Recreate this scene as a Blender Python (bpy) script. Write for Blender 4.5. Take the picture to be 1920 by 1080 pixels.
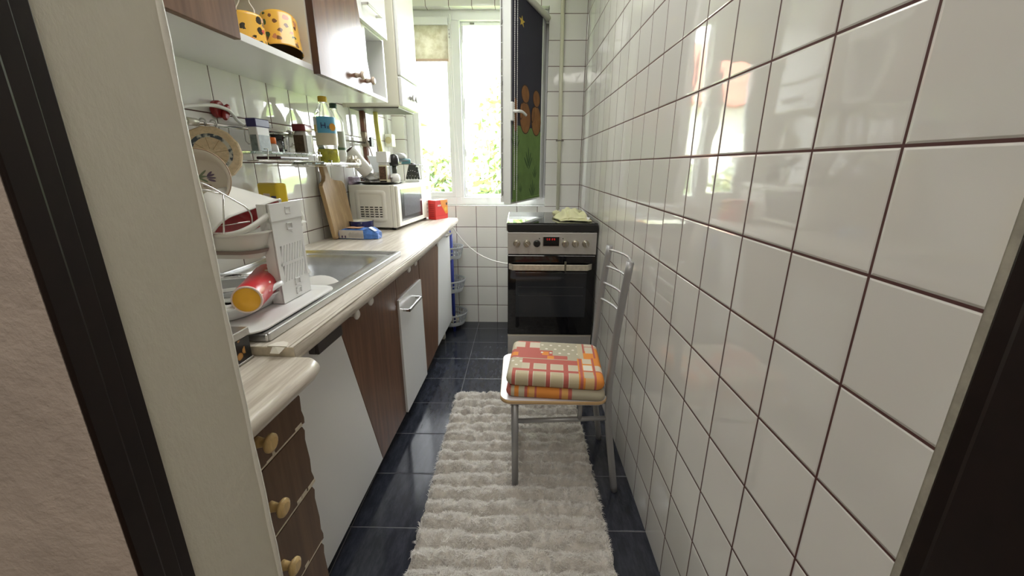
import bpy, bmesh, math, random
from mathutils import Matrix, Vector, Euler
import numpy as np

random.seed(7)
for o in list(bpy.data.objects):
    bpy.data.objects.remove(o, do_unlink=True)
scene = bpy.context.scene
col = scene.collection
PI = math.pi

# ------------------------------------------------------------------ camera
cam = bpy.data.cameras.new('camera')
cam.sensor_width = 36.0
cam.sensor_fit = 'HORIZONTAL'
cam.lens = 14.346
cam.clip_start = 0.01
camo = bpy.data.objects.new('camera', cam)
col.objects.link(camo)
RX, UP, FW = (0.99984, 0.017617, 0.002606), (-0.007547, 0.286595, 0.958022), (-0.016131, 0.95789, -0.286683)
CAMP = (-0.43535, -0.49785, 1.18461)
camo.matrix_world = Matrix(((RX[0], UP[0], -FW[0], CAMP[0]), (RX[1], UP[1], -FW[1], CAMP[1]),
                            (RX[2], UP[2], -FW[2], CAMP[2]), (0, 0, 0, 1)))
scene.camera = camo

# ------------------------------------------------------------------ view, sky, sun
vs = scene.view_settings
vs.view_transform = 'Standard'
vs.look = 'None'
vs.gamma = 1.0
vs.use_curve_mapping = False
vs.exposure = 0.95

w = bpy.data.worlds.new('sky')
scene.world = w
w.use_nodes = True
bg = w.node_tree.nodes['Background']
bg.inputs['Color'].default_value = (0.93, 0.97, 1.0, 1)
bg.inputs['Strength'].default_value = 10.0


def light(name, kind, loc, energy, color=(1, 1, 1), rot=(0, 0, 0), size=None, size_y=None):
    d = bpy.data.lights.new(name, kind)
    d.energy = energy
    d.color = color
    if kind == 'AREA':
        d.shape = 'RECTANGLE'
        d.size = size
        d.size_y = size_y or size
    if kind == 'POINT':
        d.shadow_soft_size = size
    o = bpy.data.objects.new(name, d)
    o.location = loc
    o.rotation_euler = rot
    col.objects.link(o)
    return o


sun = light('sun', 'SUN', (0, 0, 8), 17.0, (1.0, 0.95, 0.86), (math.radians(42), 0, math.radians(28)))
sun.data.angle = 0.01
# unseen fill lights added under the ceilings to brighten kitchen and doorway
light('kitchen_fill_light', 'AREA', (-0.7, 1.0, 2.44), 8.0, (1.0, 0.99, 0.97), (0, 0, 0), 0.5, 1.4)
light('hall_fill_light', 'AREA', (-0.45, -1.25, 2.44), 10.0, (1.0, 0.95, 0.88), (0, 0, 0), 0.7, 0.7)
portal = light('window_portal', 'AREA', (-0.75, 2.72, 1.54), 1.0, (1, 1, 1), (-PI / 2, 0, 0), 1.1, 1.3)
portal.data.cycles.is_portal = True

# ------------------------------------------------------------------ frames: the left wall runs 2.4 degrees off the right one
TH = math.atan(0.042)
LF = Matrix.Translation((-1.43, 0, 0)) @ Matrix.Rotation(-TH, 4, 'Z')   # u from left wall, v along it, z up
WF = Matrix.Identity(4)


# ------------------------------------------------------------------ materials
class NT:
    def __init__(s, m):
        m.use_nodes = True
        s.t = m.node_tree
        s.t.nodes.clear()
        s.out = s.t.nodes.new('ShaderNodeOutputMaterial')

    def n(s, k, **kw):
        x = s.t.nodes.new(k)
        for a, b in kw.items():
            setattr(x, a, b)
        return x

    def link(s, a, b):
        s.t.links.new(a, b)

    def put(s, sock, v):
        if isinstance(v, bpy.types.NodeSocket):
            s.link(v, sock)
        else:
            if sock.type == 'RGBA' and len(v) == 3:
                v = (*v, 1)
            sock.default_value = v

    def m(s, op, a, b=0.0, c=None):
        x = s.n('ShaderNodeMath', operation=op)
        s.put(x.inputs[0], a)
        s.put(x.inputs[1], b)
        if c is not None:
            s.put(x.inputs[2], c)
        return x.outputs[0]

    def mix(s, f, a, b):
        x = s.n('ShaderNodeMix', data_type='RGBA')
        s.put(x.inputs[0], f)
        s.put(x.inputs[6], a)
        s.put(x.inputs[7], b)
        return x.outputs[2]

    def mapr(s, v, a, b, c=0.0, d=1.0, smooth=True):
        x = s.n('ShaderNodeMapRange')
        if smooth:
            x.interpolation_type = 'SMOOTHSTEP'
        s.put(x.inputs[0], v)
        for i, q in enumerate((a, b, c, d)):
            x.inputs[1 + i].default_value = q
        return x.outputs[0]

    def obj(s):
        return s.n('ShaderNodeTexCoord').outputs['Object']

    def sep(s, v):
        x = s.n('ShaderNodeSeparateXYZ')
        s.link(v, x.inputs[0])
        return x.outputs

    def noise(s, v, scale, detail=3, rough=0.5, stretch=None):
        if stretch:
            mp = s.n('ShaderNodeMapping')
            s.link(v, mp.inputs[0])
            mp.inputs['Scale'].default_value = stretch
            v = mp.outputs[0]
        x = s.n('ShaderNodeTexNoise')
        s.link(v, x.inputs['Vector'])
        x.inputs['Scale'].default_value = scale
        x.inputs['Detail'].default_value = detail
        x.inputs['Roughness'].default_value = rough
        return x.outputs['Fac']

    def bump(s, h, strength=0.3, dist=0.002, normal=None):
        x = s.n('ShaderNodeBump')
        x.inputs['Strength'].default_value = strength
        x.inputs['Distance'].default_value = dist
        s.put(x.inputs['Height'], h)
        if normal is not None:
            s.link(normal, x.inputs['Normal'])
        return x.outputs[0]

    def pbr(s, color=(.8, .8, .8), rough=0.5, metal=0.0, normal=None, spec=0.5, **kw):
        b = s.n('ShaderNodeBsdfPrincipled')
        s.put(b.inputs['Base Color'], color)
        s.put(b.inputs['Roughness'], rough)
        s.put(b.inputs['Metallic'], metal)
        s.put(b.inputs['Specular IOR Level'], spec)
        if normal is not None:
            s.link(normal, b.inputs['Normal'])
        for k, v in kw.items():
            s.put(b.inputs[k.replace('_', ' ')], v)
        s.link(b.outputs[0], s.out.inputs[0])
        return b


def newmat(name):
    m = bpy.data.materials.new(name)
    return m, NT(m)


def plain(name, color, rough=0.5, metal=0.0, spec=0.5, var=0.0, vscale=20, bump=0.0, bscale=60, stretch=None, **kw):
    m, t = newmat(name)
    c = color
    o = t.obj()
    if var:
        nz = t.noise(o, vscale, 4, 0.6, stretch)
        c = t.mix(t.mapr(nz, 0.3, 0.7), tuple(max(0, q * (1 - var)) for q in color), tuple(min(1, q * (1 + var)) for q in color))
    nrm = None
    if bump:
        nrm = t.bump(t.noise(o, bscale, 4, 0.6, stretch), bump, 0.002)
    t.pbr(c, rough, metal, nrm, spec, **kw)
    return m


def tiles(name, ia, ib, pa, oa, pb, ob, color, grout, gw, rough=0.045, tilt=0.010, wave=0.22, streak=None, grout_rough=0.8):
    m, t = newmat(name)
    o = t.obj()
    xyz = t.sep(o)
    a = t.m('SUBTRACT', xyz[ia], oa)
    b = t.m('SUBTRACT', xyz[ib], ob)
    da = t.m('PINGPONG', a, pa / 2)
    db = t.m('PINGPONG', b, pb / 2)
    d = t.m('MINIMUM', da, db)
    mask = t.mapr(d, gw / 2 - 0.0003, gw / 2 + 0.0003)
    h = t.mapr(d, gw / 2 - 0.0005, gw / 2 + 0.003)
    fa = t.m('FLOOR', t.m('DIVIDE', a, pa))
    fb = t.m('FLOOR', t.m('DIVIDE', b, pb))
    cmb = t.n('ShaderNodeCombineXYZ')
    t.link(fa, cmb.inputs[0])
    t.link(fb, cmb.inputs[1])
    wn = t.n('ShaderNodeTexWhiteNoise', noise_dimensions='2D')
    t.link(cmb.outputs[0], wn.inputs['Vector'])
    base = color
    if streak:
        nz = t.noise(o, 30, 5, 0.7, streak)
        nz2 = t.noise(o, 8, 3)
        base = t.mix(t.mapr(nz, 0.35, 0.7), tuple(q * 0.62 for q in color), tuple(q * 1.5 for q in color))
        base = t.mix(t.m('MULTIPLY', nz2, 0.3), base, tuple(q * 1.5 for q in color))
    # each tile a hair lighter or darker
    hs = t.n('ShaderNodeHueSaturation')
    t.put(hs.inputs['Color'], base)
    t.link(t.mapr(wn.outputs['Value'], 0, 1, 0.96, 1.03, False), hs.inputs['Value'])
    c = t.mix(mask, grout, hs.outputs[0])
    r = t.mapr(mask, 0, 1, grout_rough, rough, False)
    nrm = t.bump(h, 0.6, 0.0015)
    if wave:
        nrm = t.bump(t.noise(o, 7, 2, 0.5), wave, 0.004, nrm)
    sub = t.n('ShaderNodeVectorMath', operation='SUBTRACT')
    t.link(wn.outputs['Color'], sub.inputs[0])
    sub.inputs[1].default_value = (0.5, 0.5, 0.5)
    sc = t.n('ShaderNodeVectorMath', operation='SCALE')
    t.link(sub.outputs[0], sc.inputs[0])
    sc.inputs['Scale'].default_value = tilt
    ad = t.n('ShaderNodeVectorMath', operation='ADD')
    t.link(nrm, ad.inputs[0])
    t.link(sc.outputs[0], ad.inputs[1])
    nm = t.n('ShaderNodeVectorMath', operation='NORMALIZE')
    t.link(ad.outputs[0], nm.inputs[0])
    t.pbr(c, r, 0, nm.outputs[0], 0.5)
    return m


def wood(name, c1, c2, axis=2, scale=9.0, rough=0.4, ring=14.0, spec=0.4):
    m, t = newmat(name)
    o = t.obj()
    st = [ring, ring, ring]
    st[axis] = 0.9
    n1 = t.noise(o, scale * 0.35, 4, 0.6, tuple(st))
    st2 = [60, 60, 60]
    st2[axis] = 2.2
    n2 = t.noise(o, 3.0, 3, 0.6, tuple(st2))
    c = t.mix(t.mapr(n1, 0.3, 0.7), c1, c2)
    c = t.mix(t.m('MULTIPLY', t.mapr(n2, 0.4, 0.7), 0.45), c, tuple(q * 0.62 for q in c1))
    t.pbr(c, rough, 0, t.bump(n2, 0.08, 0.001), spec)
    return m


def rects(name, base, rl, ia=0, ib=1, rough=0.6, dots=None, bump=0.0, **kw):
    """flat print: base colour and a list of (a0,a1,b0,b1,colour), later ones on top"""
    m, t = newmat(name)
    o = t.obj()
    xyz = t.sep(o)
    a, b = xyz[ia], xyz[ib]
    c = base

    def band(v, lo, hi):
        return t.m('MULTIPLY', t.m('GREATER_THAN', v, lo), t.m('LESS_THAN', v, hi))
    for it in rl:
        if it[0] == 'dots':
            _, a0, a1, b0, b1, p, r, cc = it
            da = t.m('SUBTRACT', t.m('PINGPONG', t.m('ADD', a, 10 * p), p / 2), 0)
            row = t.m('FLOOR', t.m('DIVIDE', b, p))
            off = t.m('MULTIPLY', t.m('FLOORED_MODULO', row, 2.0), p / 2)
            da = t.m('PINGPONG', t.m('ADD', a, off), p / 2)
            db = t.m('SUBTRACT', t.m('FLOORED_MODULO', b, p), p / 2)
            dd = t.m('ADD', t.m('MULTIPLY', da, da), t.m('MULTIPLY', db, db))
            f = t.m('MULTIPLY', t.m('LESS_THAN', dd, r * r), t.m('MULTIPLY', band(a, a0, a1), band(b, b0, b1)))
            c = t.mix(f, c, cc)
            continue
        a0, a1, b0, b1, cc = it
        f = t.m('MULTIPLY', band(a, a0, a1), band(b, b0, b1))
        c = t.mix(f, c, cc)
    nrm = t.bump(t.noise(o, 220, 3), bump, 0.001) if bump else None
    t.pbr(c, rough, 0, nrm, 0.3, **kw)
    return m


def glassy(name, color=(1, 1, 1), rough=0.02, ior=1.45):
    m, t = newmat(name)
    t.pbr(color, rough, 0, None, 0.5, Transmission_Weight=1.0, IOR=ior)
    return m


def pane_mat(name, tint=(1, 1, 1)):
    m, t = newmat(name)
    tr = t.n('ShaderNodeBsdfTransparent')
    tr.inputs[0].default_value = (*tint, 1)
    gl = t.n('ShaderNodeBsdfGlossy')
    gl.inputs['Roughness'].default_value = 0.01
    fr = t.n('ShaderNodeFresnel')
    fr.inputs[0].default_value = 1.3
    mx = t.n('ShaderNodeMixShader')
    t.link(fr.outputs[0], mx.inputs[0])
    t.link(tr.outputs[0], mx.inputs[1])
    t.link(gl.outputs[0], mx.inputs[2])
    t.link(mx.outputs[0], t.out.inputs[0])
    return m


WT = (0.74, 0.73, 0.69)
GROUT = (0.085, 0.030, 0.026)
M = {}
M['tile_right'] = tiles('white_tile_right', 1, 2, 0.15, 0.0, 0.1524, 1.2075, WT, GROUT, 0.0040)
M['tile_back'] = tiles('white_tile_back', 0, 2, 0.149, -0.75, 0.1524, 1.2075, WT, GROUT, 0.0036)
M['tile_left'] = tiles('white_tile_left', 1, 2, 0.14, 0.877, 0.1455, 1.339, (0.82, 0.81, 0.78), GROUT, 0.0036)
M['tile_sill'] = tiles('white_tile_sill', 0, 1, 0.149, -0.75, 0.4, 2.3, (0.74, 0.74, 0.72), (0.45, 0.40, 0.36), 0.002)
M['tile_floor'] = tiles('slate_floor_tile', 1, 0, 0.2553, 2.128, 0.2553, -0.746, (0.028, 0.031, 0.042), (0.13, 0.13, 0.14), 0.0028,
                        rough=0.13, tilt=0.006, wave=0.05, streak=(1.4, 0.35, 1))
M['plaster'] = plain('cream_plaster', (0.64, 0.61, 0.51), 0.5, var=0.03, vscale=5, bump=0.45, bscale=110, stretch=(1, 1, 0.55))
M['bead'] = plain('painted_bead', (0.72, 0.70, 0.62), 0.4, bump=0.5, bscale=90)
M['hall_plaster'] = plain('pinkish_plaster', (0.43, 0.36, 0.31), 0.85, var=0.12, vscale=14, bump=0.8, bscale=110)
M['dark_wood'] = plain('dark_brown_paint', (0.010, 0.0045, 0.0035), 0.45, spec=0.3, var=0.2, bump=0.06)
M['ceiling'] = plain('white_ceiling', (0.82, 0.82, 0.80), 0.9)
M['pvc'] = plain('white_pvc', (0.76, 0.77, 0.765), 0.25)
M['pvc_grey'] = plain('grey_gasket', (0.20, 0.19, 0.18), 0.6)
M['pane'] = pane_mat('window_glass', (0.97, 0.98, 0.98))
M['white_lam'] = plain('white_laminate', (0.80, 0.80, 0.79), 0.28)
M['white_in'] = plain('cream_carcass', (0.74, 0.70, 0.60), 0.4)
M['walnut'] = wood('walnut_laminate', (0.20, 0.10, 0.055), (0.115, 0.055, 0.03), 2)
M['walnut_dark'] = wood('dark_walnut_laminate', (0.145, 0.078, 0.040), (0.09, 0.045, 0.024), 2)
M['walnut_gloss'] = wood('glossy_walnut_door', (0.20, 0.095, 0.055), (0.12, 0.052, 0.032), 2, rough=0.24, spec=0.6)
M['walnut_edge'] = plain('dark_walnut_edge', (0.07, 0.032, 0.02), 0.4)
M['beech'] = wood('beech_knob', (0.74, 0.53, 0.25), (0.68, 0.46, 0.20), 2, rough=0.3)
M['white_knob'] = plain('white_knob', (0.80, 0.78, 0.74), 0.25)
M['pale_knob'] = plain('pale_wood_knob', (0.62, 0.52, 0.42), 0.35)
M['steel'] = plain('brushed_steel', (0.55, 0.54, 0.52), 0.3, 1.0, var=0.08, vscale=40, stretch=(1, 20, 20))
M['steel_sink'] = plain('sink_steel', (0.60, 0.60, 0.60), 0.36, 1.0, var=0.1, vscale=12)
M['chrome'] = plain('chrome', (0.68, 0.67, 0.65), 0.16, 1.0)
M['silver_paint'] = plain('silver_painted_steel', (0.34, 0.34, 0.34), 0.45, 0.5)
M['dark_handle'] = plain('dark_grey_handle', (0.10, 0.09, 0.085), 0.35, 0.6)
M['black_gloss'] = plain('black_glass', (0.004, 0.004, 0.005), 0.04)
M['black_plastic'] = plain('black_plastic', (0.012, 0.012, 0.012), 0.35)
M['white_plastic'] = plain('white_plastic', (0.78, 0.78, 0.77), 0.3)
M['cream_enamel'] = plain('cream_enamel', (0.70, 0.69, 0.58), 0.3)
M['white_ceramic'] = plain('white_ceramic', (0.80, 0.79, 0.75), 0.12)
M['red'] = plain('red_glaze', (0.40, 0.015, 0.02), 0.3, var=0.15, vscale=60)
M['copper'] = plain('brown_painted_pipe', (0.20, 0.085, 0.05), 0.45, var=0.2)
M['yellow_hose'] = plain('yellow_hose', (0.62, 0.58, 0.12), 0.35)
M['pipe_cream'] = plain('cream_painted_pipe', (0.62, 0.60, 0.47), 0.35)
M['cable'] = plain('white_cable', (0.78, 0.77, 0.73), 0.4)


def laminate():
    m, t = newmat('pale_wood_laminate')
    o = t.obj()
    n1 = t.noise(o, 4, 5, 0.65, (14, 0.9, 14))
    n2 = t.noise(o, 9, 4, 0.6, (20, 1.2, 20))
    c = t.mix(t.mapr(n1, 0.35, 0.68), (0.50, 0.44, 0.37), (0.72, 0.67, 0.59))
    c = t.mix(t.m('MULTIPLY', t.mapr(n2, 0.52, 0.72), 0.55), c, (0.34, 0.29, 0.24))
    t.pbr(c, 0.3, 0, t.bump(n2, 0.1, 0.001), 0.45)
    return m


M['laminate'] = laminate()
M['raw_edge'] = plain('raw_chipboard_edge', (0.62, 0.54, 0.42), 0.75, var=0.12, vscale=60)


# ------------------------------------------------------------------ mesh builder
class MB:
    def __init__(s, frame=WF):
        s.F = frame
        s.v, s.f, s.mi, s.sm = [], [], [], []
        s.X = Matrix.Identity(4)

    def at(s, loc=(0, 0, 0), rot=(0, 0, 0), scale=(1, 1, 1)):
        s.X = Matrix.LocRotScale(Vector(loc), Euler(rot), Vector(scale))
        return s

    def mat(s, X):
        s.X = X
        return s

    def add(s, verts, faces, mi=0, smooth=False):
        b = len(s.v)
        for p in verts:
            s.v.append(s.X @ Vector(p))
        for f in faces:
            s.f.append([b + i for i in f])
            s.mi.append(mi)
            s.sm.append(smooth)
        return s

    def box(s, a, b, mi=0):
        x0, y0, z0 = a
        x1, y1, z1 = b
        x0, x1 = min(x0, x1), max(x0, x1)
        y0, y1 = min(y0, y1), max(y0, y1)
        z0, z1 = min(z0, z1), max(z0, z1)
        v = [(x0, y0, z0), (x1, y0, z0), (x1, y1, z0), (x0, y1, z0), (x0, y0, z1), (x1, y0, z1), (x1, y1, z1), (x0, y1, z1)]
        return s.add(v, [(0, 3, 2, 1), (4, 5, 6, 7), (0, 1, 5, 4), (1, 2, 6, 5), (2, 3, 7, 6), (3, 0, 4, 7)], mi)

    def hexa(s, bot, top, mi=0):
        """bottom and top quads (counter-clockwise from above)"""
        return s.add(list(bot) + list(top), [(0, 3, 2, 1), (4, 5, 6, 7), (0, 1, 5, 4), (1, 2, 6, 5), (2, 3, 7, 6), (3, 0, 4, 7)], mi)

    def prism(s, poly, h0, h1, axis=2, mi=0, smooth=False):
        n = len(poly)

        def P(p, h):
            if axis == 2:
                return (p[0], p[1], h)
            if axis == 0:
                return (h, p[0], p[1])
            return (p[0], h, p[1])
        v = [P(p, h0) for p in poly] + [P(p, h1) for p in poly]
        area = sum(poly[i][0] * poly[(i + 1) % n][1] - poly[(i + 1) % n][0] * poly[i][1] for i in range(n))
        flip = (area < 0) != (axis == 1)
        if h1 < h0:
            flip = not flip
        caps = [list(range(n))[::-1], list(range(n, 2 * n))]
        sides = [[i, (i + 1) % n, n + (i + 1) % n, n + i] for i in range(n)]
        if flip:
            caps = [c[::-1] for c in caps]
            sides = [c[::-1] for c in sides]
        s.add(v, [], mi)
        b = len(s.v) - len(v)
        for c in caps:
            s.f.append([b + i for i in c]); s.mi.append(mi); s.sm.append(False)
        for c in sides:
            s.f.append([b + i for i in c]); s.mi.append(mi); s.sm.append(smooth)
        return s

    def tube(s, path, r, n=10, mi=0, closed=False, caps=True):
        path = [Vector(p) for p in path]
        m = len(path)
        rr = r if isinstance(r, (list, tuple)) else [r] * m
        tang = []
        for i in range(m):
            a = path[(i - 1) % m] if (i > 0 or closed) else path[i]
            b = path[(i + 1) % m] if (i < m - 1 or closed) else path[i]
            tang.append((b - a).normalized())
        up = Vector((0, 0, 1)) if abs(tang[0].z) < 0.9 else Vector((1, 0, 0))
        nx = tang[0].cross(up).normalized()
        v = []
        for i in range(m):
            nx = (nx - tang[i] * nx.dot(tang[i]))
            nx = nx.normalized() if nx.length > 1e-6 else tang[i].orthogonal().normalized()
            ny = tang[i].cross(nx)
            for k in range(n):
                a = 2 * PI * k / n
                v.append(path[i] + (nx * math.cos(a) + ny * math.sin(a)) * rr[i])
        f = []
        for i in range(m if closed else m - 1):
            j = (i + 1) % m
            for k in range(n):
                f.append((i * n + k, i * n + (k + 1) % n, j * n + (k + 1) % n, j * n + k))
        s.add(v, f, mi, True)
        if caps and not closed:
            b = len(s.v) - len(v)
            s.f.append([b + k for k in range(n)][::-1]); s.mi.append(mi); s.sm.append(False)
            s.f.append([b + (m - 1) * n + k for k in range(n)]); s.mi.append(mi); s.sm.append(False)
        return s

    def lathe(s, prof, n=32, mi=0, cap0=True, cap1=True, smooth=True):
        """profile of (radius, height) about the local z axis"""
        v, f = [], []
        for r, h in prof:
            for k in range(n):
                a = 2 * PI * k / n
                v.append((r * math.cos(a), r * math.sin(a), h))
        for i in range(len(prof) - 1):
            for k in range(n):
                f.append((i * n + k, i * n + (k + 1) % n, (i + 1) * n + (k + 1) % n, (i + 1) * n + k))
        s.add(v, f, mi, smooth)
        b = len(s.v) - len(v)
        if cap0:
            s.f.append([b + k for k in range(n)][::-1]); s.mi.append(mi); s.sm.append(False)
        if cap1:
            s.f.append([b + (len(prof) - 1) * n + k for k in range(n)]); s.mi.append(mi); s.sm.append(False)
        return s

    def ball(s, c, r, n=16, m=10, mi=0):
        rx, ry, rz = r if isinstance(r, (tuple, list)) else (r, r, r)
        v, f = [], []
        for i in range(m + 1):
            a = PI * i / m
            for k in range(n):
                b = 2 * PI * k / n
                v.append((c[0] + rx * math.sin(a) * math.cos(b), c[1] + ry * math.sin(a) * math.sin(b), c[2] - rz * math.cos(a)))
        for i in range(m):
            for k in range(n):
                f.append((i * n + k, i * n + (k + 1) % n, (i + 1) * n + (k + 1) % n, (i + 1) * n + k))
        return s.add(v, f, mi, True)

    def sheet(s, fn, nu, nv, mi=0, smooth=True):
        v = [fn(i / nu, j / nv) for j in range(nv + 1) for i in range(nu + 1)]
        f = [(j * (nu + 1) + i, j * (nu + 1) + i + 1, (j + 1) * (nu + 1) + i + 1, (j + 1) * (nu + 1) + i) for j in range(nv) for i in range(nu)]
        return s.add(v, f, mi, smooth)

    def loft(s, rings, mi=0, smooth=True, cap0=True, cap1=True):
        n = len(rings[0])
        v = [p for r in rings for p in r]
        f = []
        for i in range(len(rings) - 1):
            for k in range(n):
                f.append((i * n + k, i * n + (k + 1) % n, (i + 1) * n + (k + 1) % n, (i + 1) * n + k))
        s.add(v, f, mi, smooth)
        b = len(s.v) - len(v)
        if cap0:
            s.f.append([b + k for k in range(n)][::-1]); s.mi.append(mi); s.sm.append(False)
        if cap1:
            s.f.append([b + (len(rings) - 1) * n + k for k in range(n)]); s.mi.append(mi); s.sm.append(False)
        return s

    def build(s, name, mats, parent=None, bevel=0.0, seg=2, subsurf=0, auto=None, fix=False, solid=0.0, mx=None):
        if not isinstance(mats, (list, tuple)):
            mats = [mats]
        me = bpy.data.meshes.new(name)
        if parent is not None:
            W = world_of(parent).inverted() @ s.F
            vv = [W @ p for p in s.v]
        else:
            if mx is not None:
                Wm = mx.inverted() @ s.F
                vv = [Wm @ p for p in s.v]
            else:
                vv = s.v
        me.from_pydata([tuple(p) for p in vv], [], s.f)
        for q in mats:
            me.materials.append(q)
        me.polygons.foreach_set('material_index', s.mi)
        me.polygons.foreach_set('use_smooth', s.sm)
        me.update()
        if fix:
            bm = bmesh.new(); bm.from_mesh(me)
            bmesh.ops.recalc_face_normals(bm, faces=bm.faces)
            bm.to_mesh(me); bm.free()
        if auto:
            me.polygons.foreach_set('use_smooth', [True] * len(me.polygons))
            me.set_sharp_from_angle(angle=auto)
        o = bpy.data.objects.new(name, me)
        col.objects.link(o)
        if parent is not None:
            o.parent = parent
        else:
            o.matrix_world = mx if mx is not None else s.F
            WORLD[o.name] = o.matrix_world.copy()
        if solid:
            md = o.modifiers.new('thickness', 'SOLIDIFY')
            md.thickness = solid
            md.offset = 0
        if bevel:
            md = o.modifiers.new('bevel', 'BEVEL')
            md.width = bevel
            md.segments = seg
            md.limit_method = 'ANGLE'
            md.angle_limit = math.radians(40)
            md.harden_normals = False
        if subsurf:
            md = o.modifiers.new('smooth', 'SUBSURF')
            md.levels = subsurf
            md.render_levels = subsurf
        return o


WORLD = {}


def world_of(o):
    m = Matrix.Identity(4)
    while o is not None:
        if o.name in WORLD:
            return WORLD[o.name] @ m
        o = o.parent
    return m


def thing(name, label, cat, loc, frame=WF, group=None, rot=(0, 0, 0)):
    o = bpy.data.objects.new(name, None)
    o.empty_display_size = 0.05
    col.objects.link(o)
    o.matrix_world = frame @ Matrix.LocRotScale(Vector(loc), Euler(rot), Vector((1, 1, 1)))
    WORLD[o.name] = o.matrix_world.copy()
    o['label'] = label
    o['category'] = cat
    if group:
        o['group'] = group
    return o


def tag(o, label, cat, group=None, kind=None):
    o['label'] = label
    o['category'] = cat
    if group:
        o['group'] = group
    if kind:
        o['kind'] = kind
    return o


def struct(o, label=None):
    o['kind'] = 'structure'
    if label:
        o['label'] = label
    return o


def rrect(x0, x1, y0, y1, r, n=6):
    pts = []
    for cx, cy, a0 in ((x1 - r, y1 - r, 0), (x0 + r, y1 - r, 90), (x0 + r, y0 + r, 180), (x1 - r, y0 + r, 270)):
        for k in range(n + 1):
            a = math.radians(a0 + 90 * k / n)
            pts.append((cx + r * math.cos(a), cy + r * math.sin(a)))
    return pts


def spline(pts, n=8):
    """Catmull-Rom through pts"""
    P = [Vector(p) for p in pts]
    P = [P[0] * 2 - P[1]] + P + [P[-1] * 2 - P[-2]]
    out = []
    for i in range(1, len(P) - 2):
        for k in range(n):
            t = k / n
            a, b, c, d = P[i - 1], P[i], P[i + 1], P[i + 2]
            out.append(0.5 * ((2 * b) + (c - a) * t + (2 * a - 5 * b + 4 * c - d) * t * t + (3 * b - a - 3 * c + d) * t ** 3))
    out.append(P[-2])
    return out


def aim(loc, zdir, xhint=(1, 0, 0)):
    z = Vector(zdir).normalized()
    x = Vector(xhint)
    x = (x - z * x.dot(z)).normalized()
    y = z.cross(x)
    return Matrix(((x.x, y.x, z.x, loc[0]), (x.y, y.y, z.y, loc[1]), (x.z, y.z, z.z, loc[2]), (0, 0, 0, 1)))


def text_part(name, body, size, X, frame, parent, material, extrude=0.0003):
    """raised lettering; X places the text's own plane inside the frame"""
    cu = bpy.data.curves.new(name, 'FONT')
    cu.body = body
    cu.size = size
    cu.align_x = 'CENTER'
    cu.align_y = 'CENTER'
    cu.extrude = extrude
    tmp = bpy.data.objects.new(name + '_tmp', cu)
    col.objects.link(tmp)
    dg = bpy.context.evaluated_depsgraph_get()
    me = bpy.data.meshes.new_from_object(tmp.evaluated_get(dg))
    bpy.data.objects.remove(tmp, do_unlink=True)
    W = (world_of(parent).inverted() if parent is not None else Matrix.Identity(4)) @ frame @ X
    me.transform(W)
    me.materials.clear()
    me.materials.append(material)
    o = bpy.data.objects.new(name, me)
    col.objects.link(o)
    o.parent = parent
    return o


# =================================================================== SETTING
YB = 2.52        # back wall
CEIL = 2.46
YD = -0.09       # kitchen side of the doorway wall
YH = -0.25       # hall side
WX0, WX1, WZ0, WZ1 = -1.24, -0.25, 0.906, 2.166   # window opening

struct(MB().box((-1.75, -0.25, -0.06), (0.0, 2.7, 0.0)).build('floor', M['tile_floor']))
struct(MB().box((-1.75, -0.25, CEIL), (0.1, 2.7, CEIL + 0.1)).build('ceiling', M['ceiling']))
struct(MB().box((0.0, -0.13, -0.06), (0.12, 2.7, CEIL)).build('wall_right', M['tile_right']))
struct(MB(LF).box((-0.12, -0.3, -0.06), (0.0, 2.62, CEIL)).build('wall_left', M['tile_left']))
b = MB()
b.box((-1.5, YB, -0.06), (WX0, YB + 0.24, CEIL))
b.box((WX1, YB, -0.06), (0.0, YB + 0.24, CEIL))
b.box((WX0, YB, -0.06), (WX1, YB + 0.24, WZ0 - 0.004))
b.box((WX0, YB, WZ1), (WX1, YB + 0.24, CEIL))
struct(b.build('wall_back', M['tile_back']))
struct(MB().box((WX0, YB + 0.0, WZ0 - 0.004), (WX1, YB + 0.12, WZ0)).build('trim_1', M['tile_sill']), 'tiled window sill')
# doorway wall: cream reveal on the left with a rounded bead at its kitchen corner
struct(MB().box((-2.6, -0.203, -0.06), (-0.75, YD, CEIL)).build('wall_front', M['plaster']))
bead = MB()
rnd = random.Random(3)
path, rad = [], []
for i in range(60):
    z = 0.0 + CEIL * i / 59
    path.append((-0.752 + rnd.uniform(-.0006, .0006), YD - 0.002 + rnd.uniform(-.0006, .0006), z))
    rad.append(0.0042 + rnd.uniform(-.0005, .0007))
struct(bead.tube(path, rad, 8).build('trim_2', M['bead']), 'painted bead down the doorway corner')
struct(MB().box((-2.6, -0.2492, -0.06), (-0.7475, -0.2035, CEIL)).build('wall_hall', M['hall_plaster']), 'pinkish hall wall beside the door frame')
# dark wooden door frame, left: stepped profile
prof = [(-0.747, -0.2033), (-0.7490, -0.2033), (-0.7490, -0.2033), (-0.7485, -0.2120), (-0.7465, -0.2165), (-0.7445, -0.2175), (-0.7445, -0.2310), (-0.7435, -0.2330), (-0.7435, -0.2480), (-0.7445, -0.2495), (-0.747, -0.2495)]
struct(MB().prism(prof, 0, CEIL, 2).build('trim_3', M['dark_wood'], bevel=0.0012), 'dark brown wooden door frame on the left')
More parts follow.
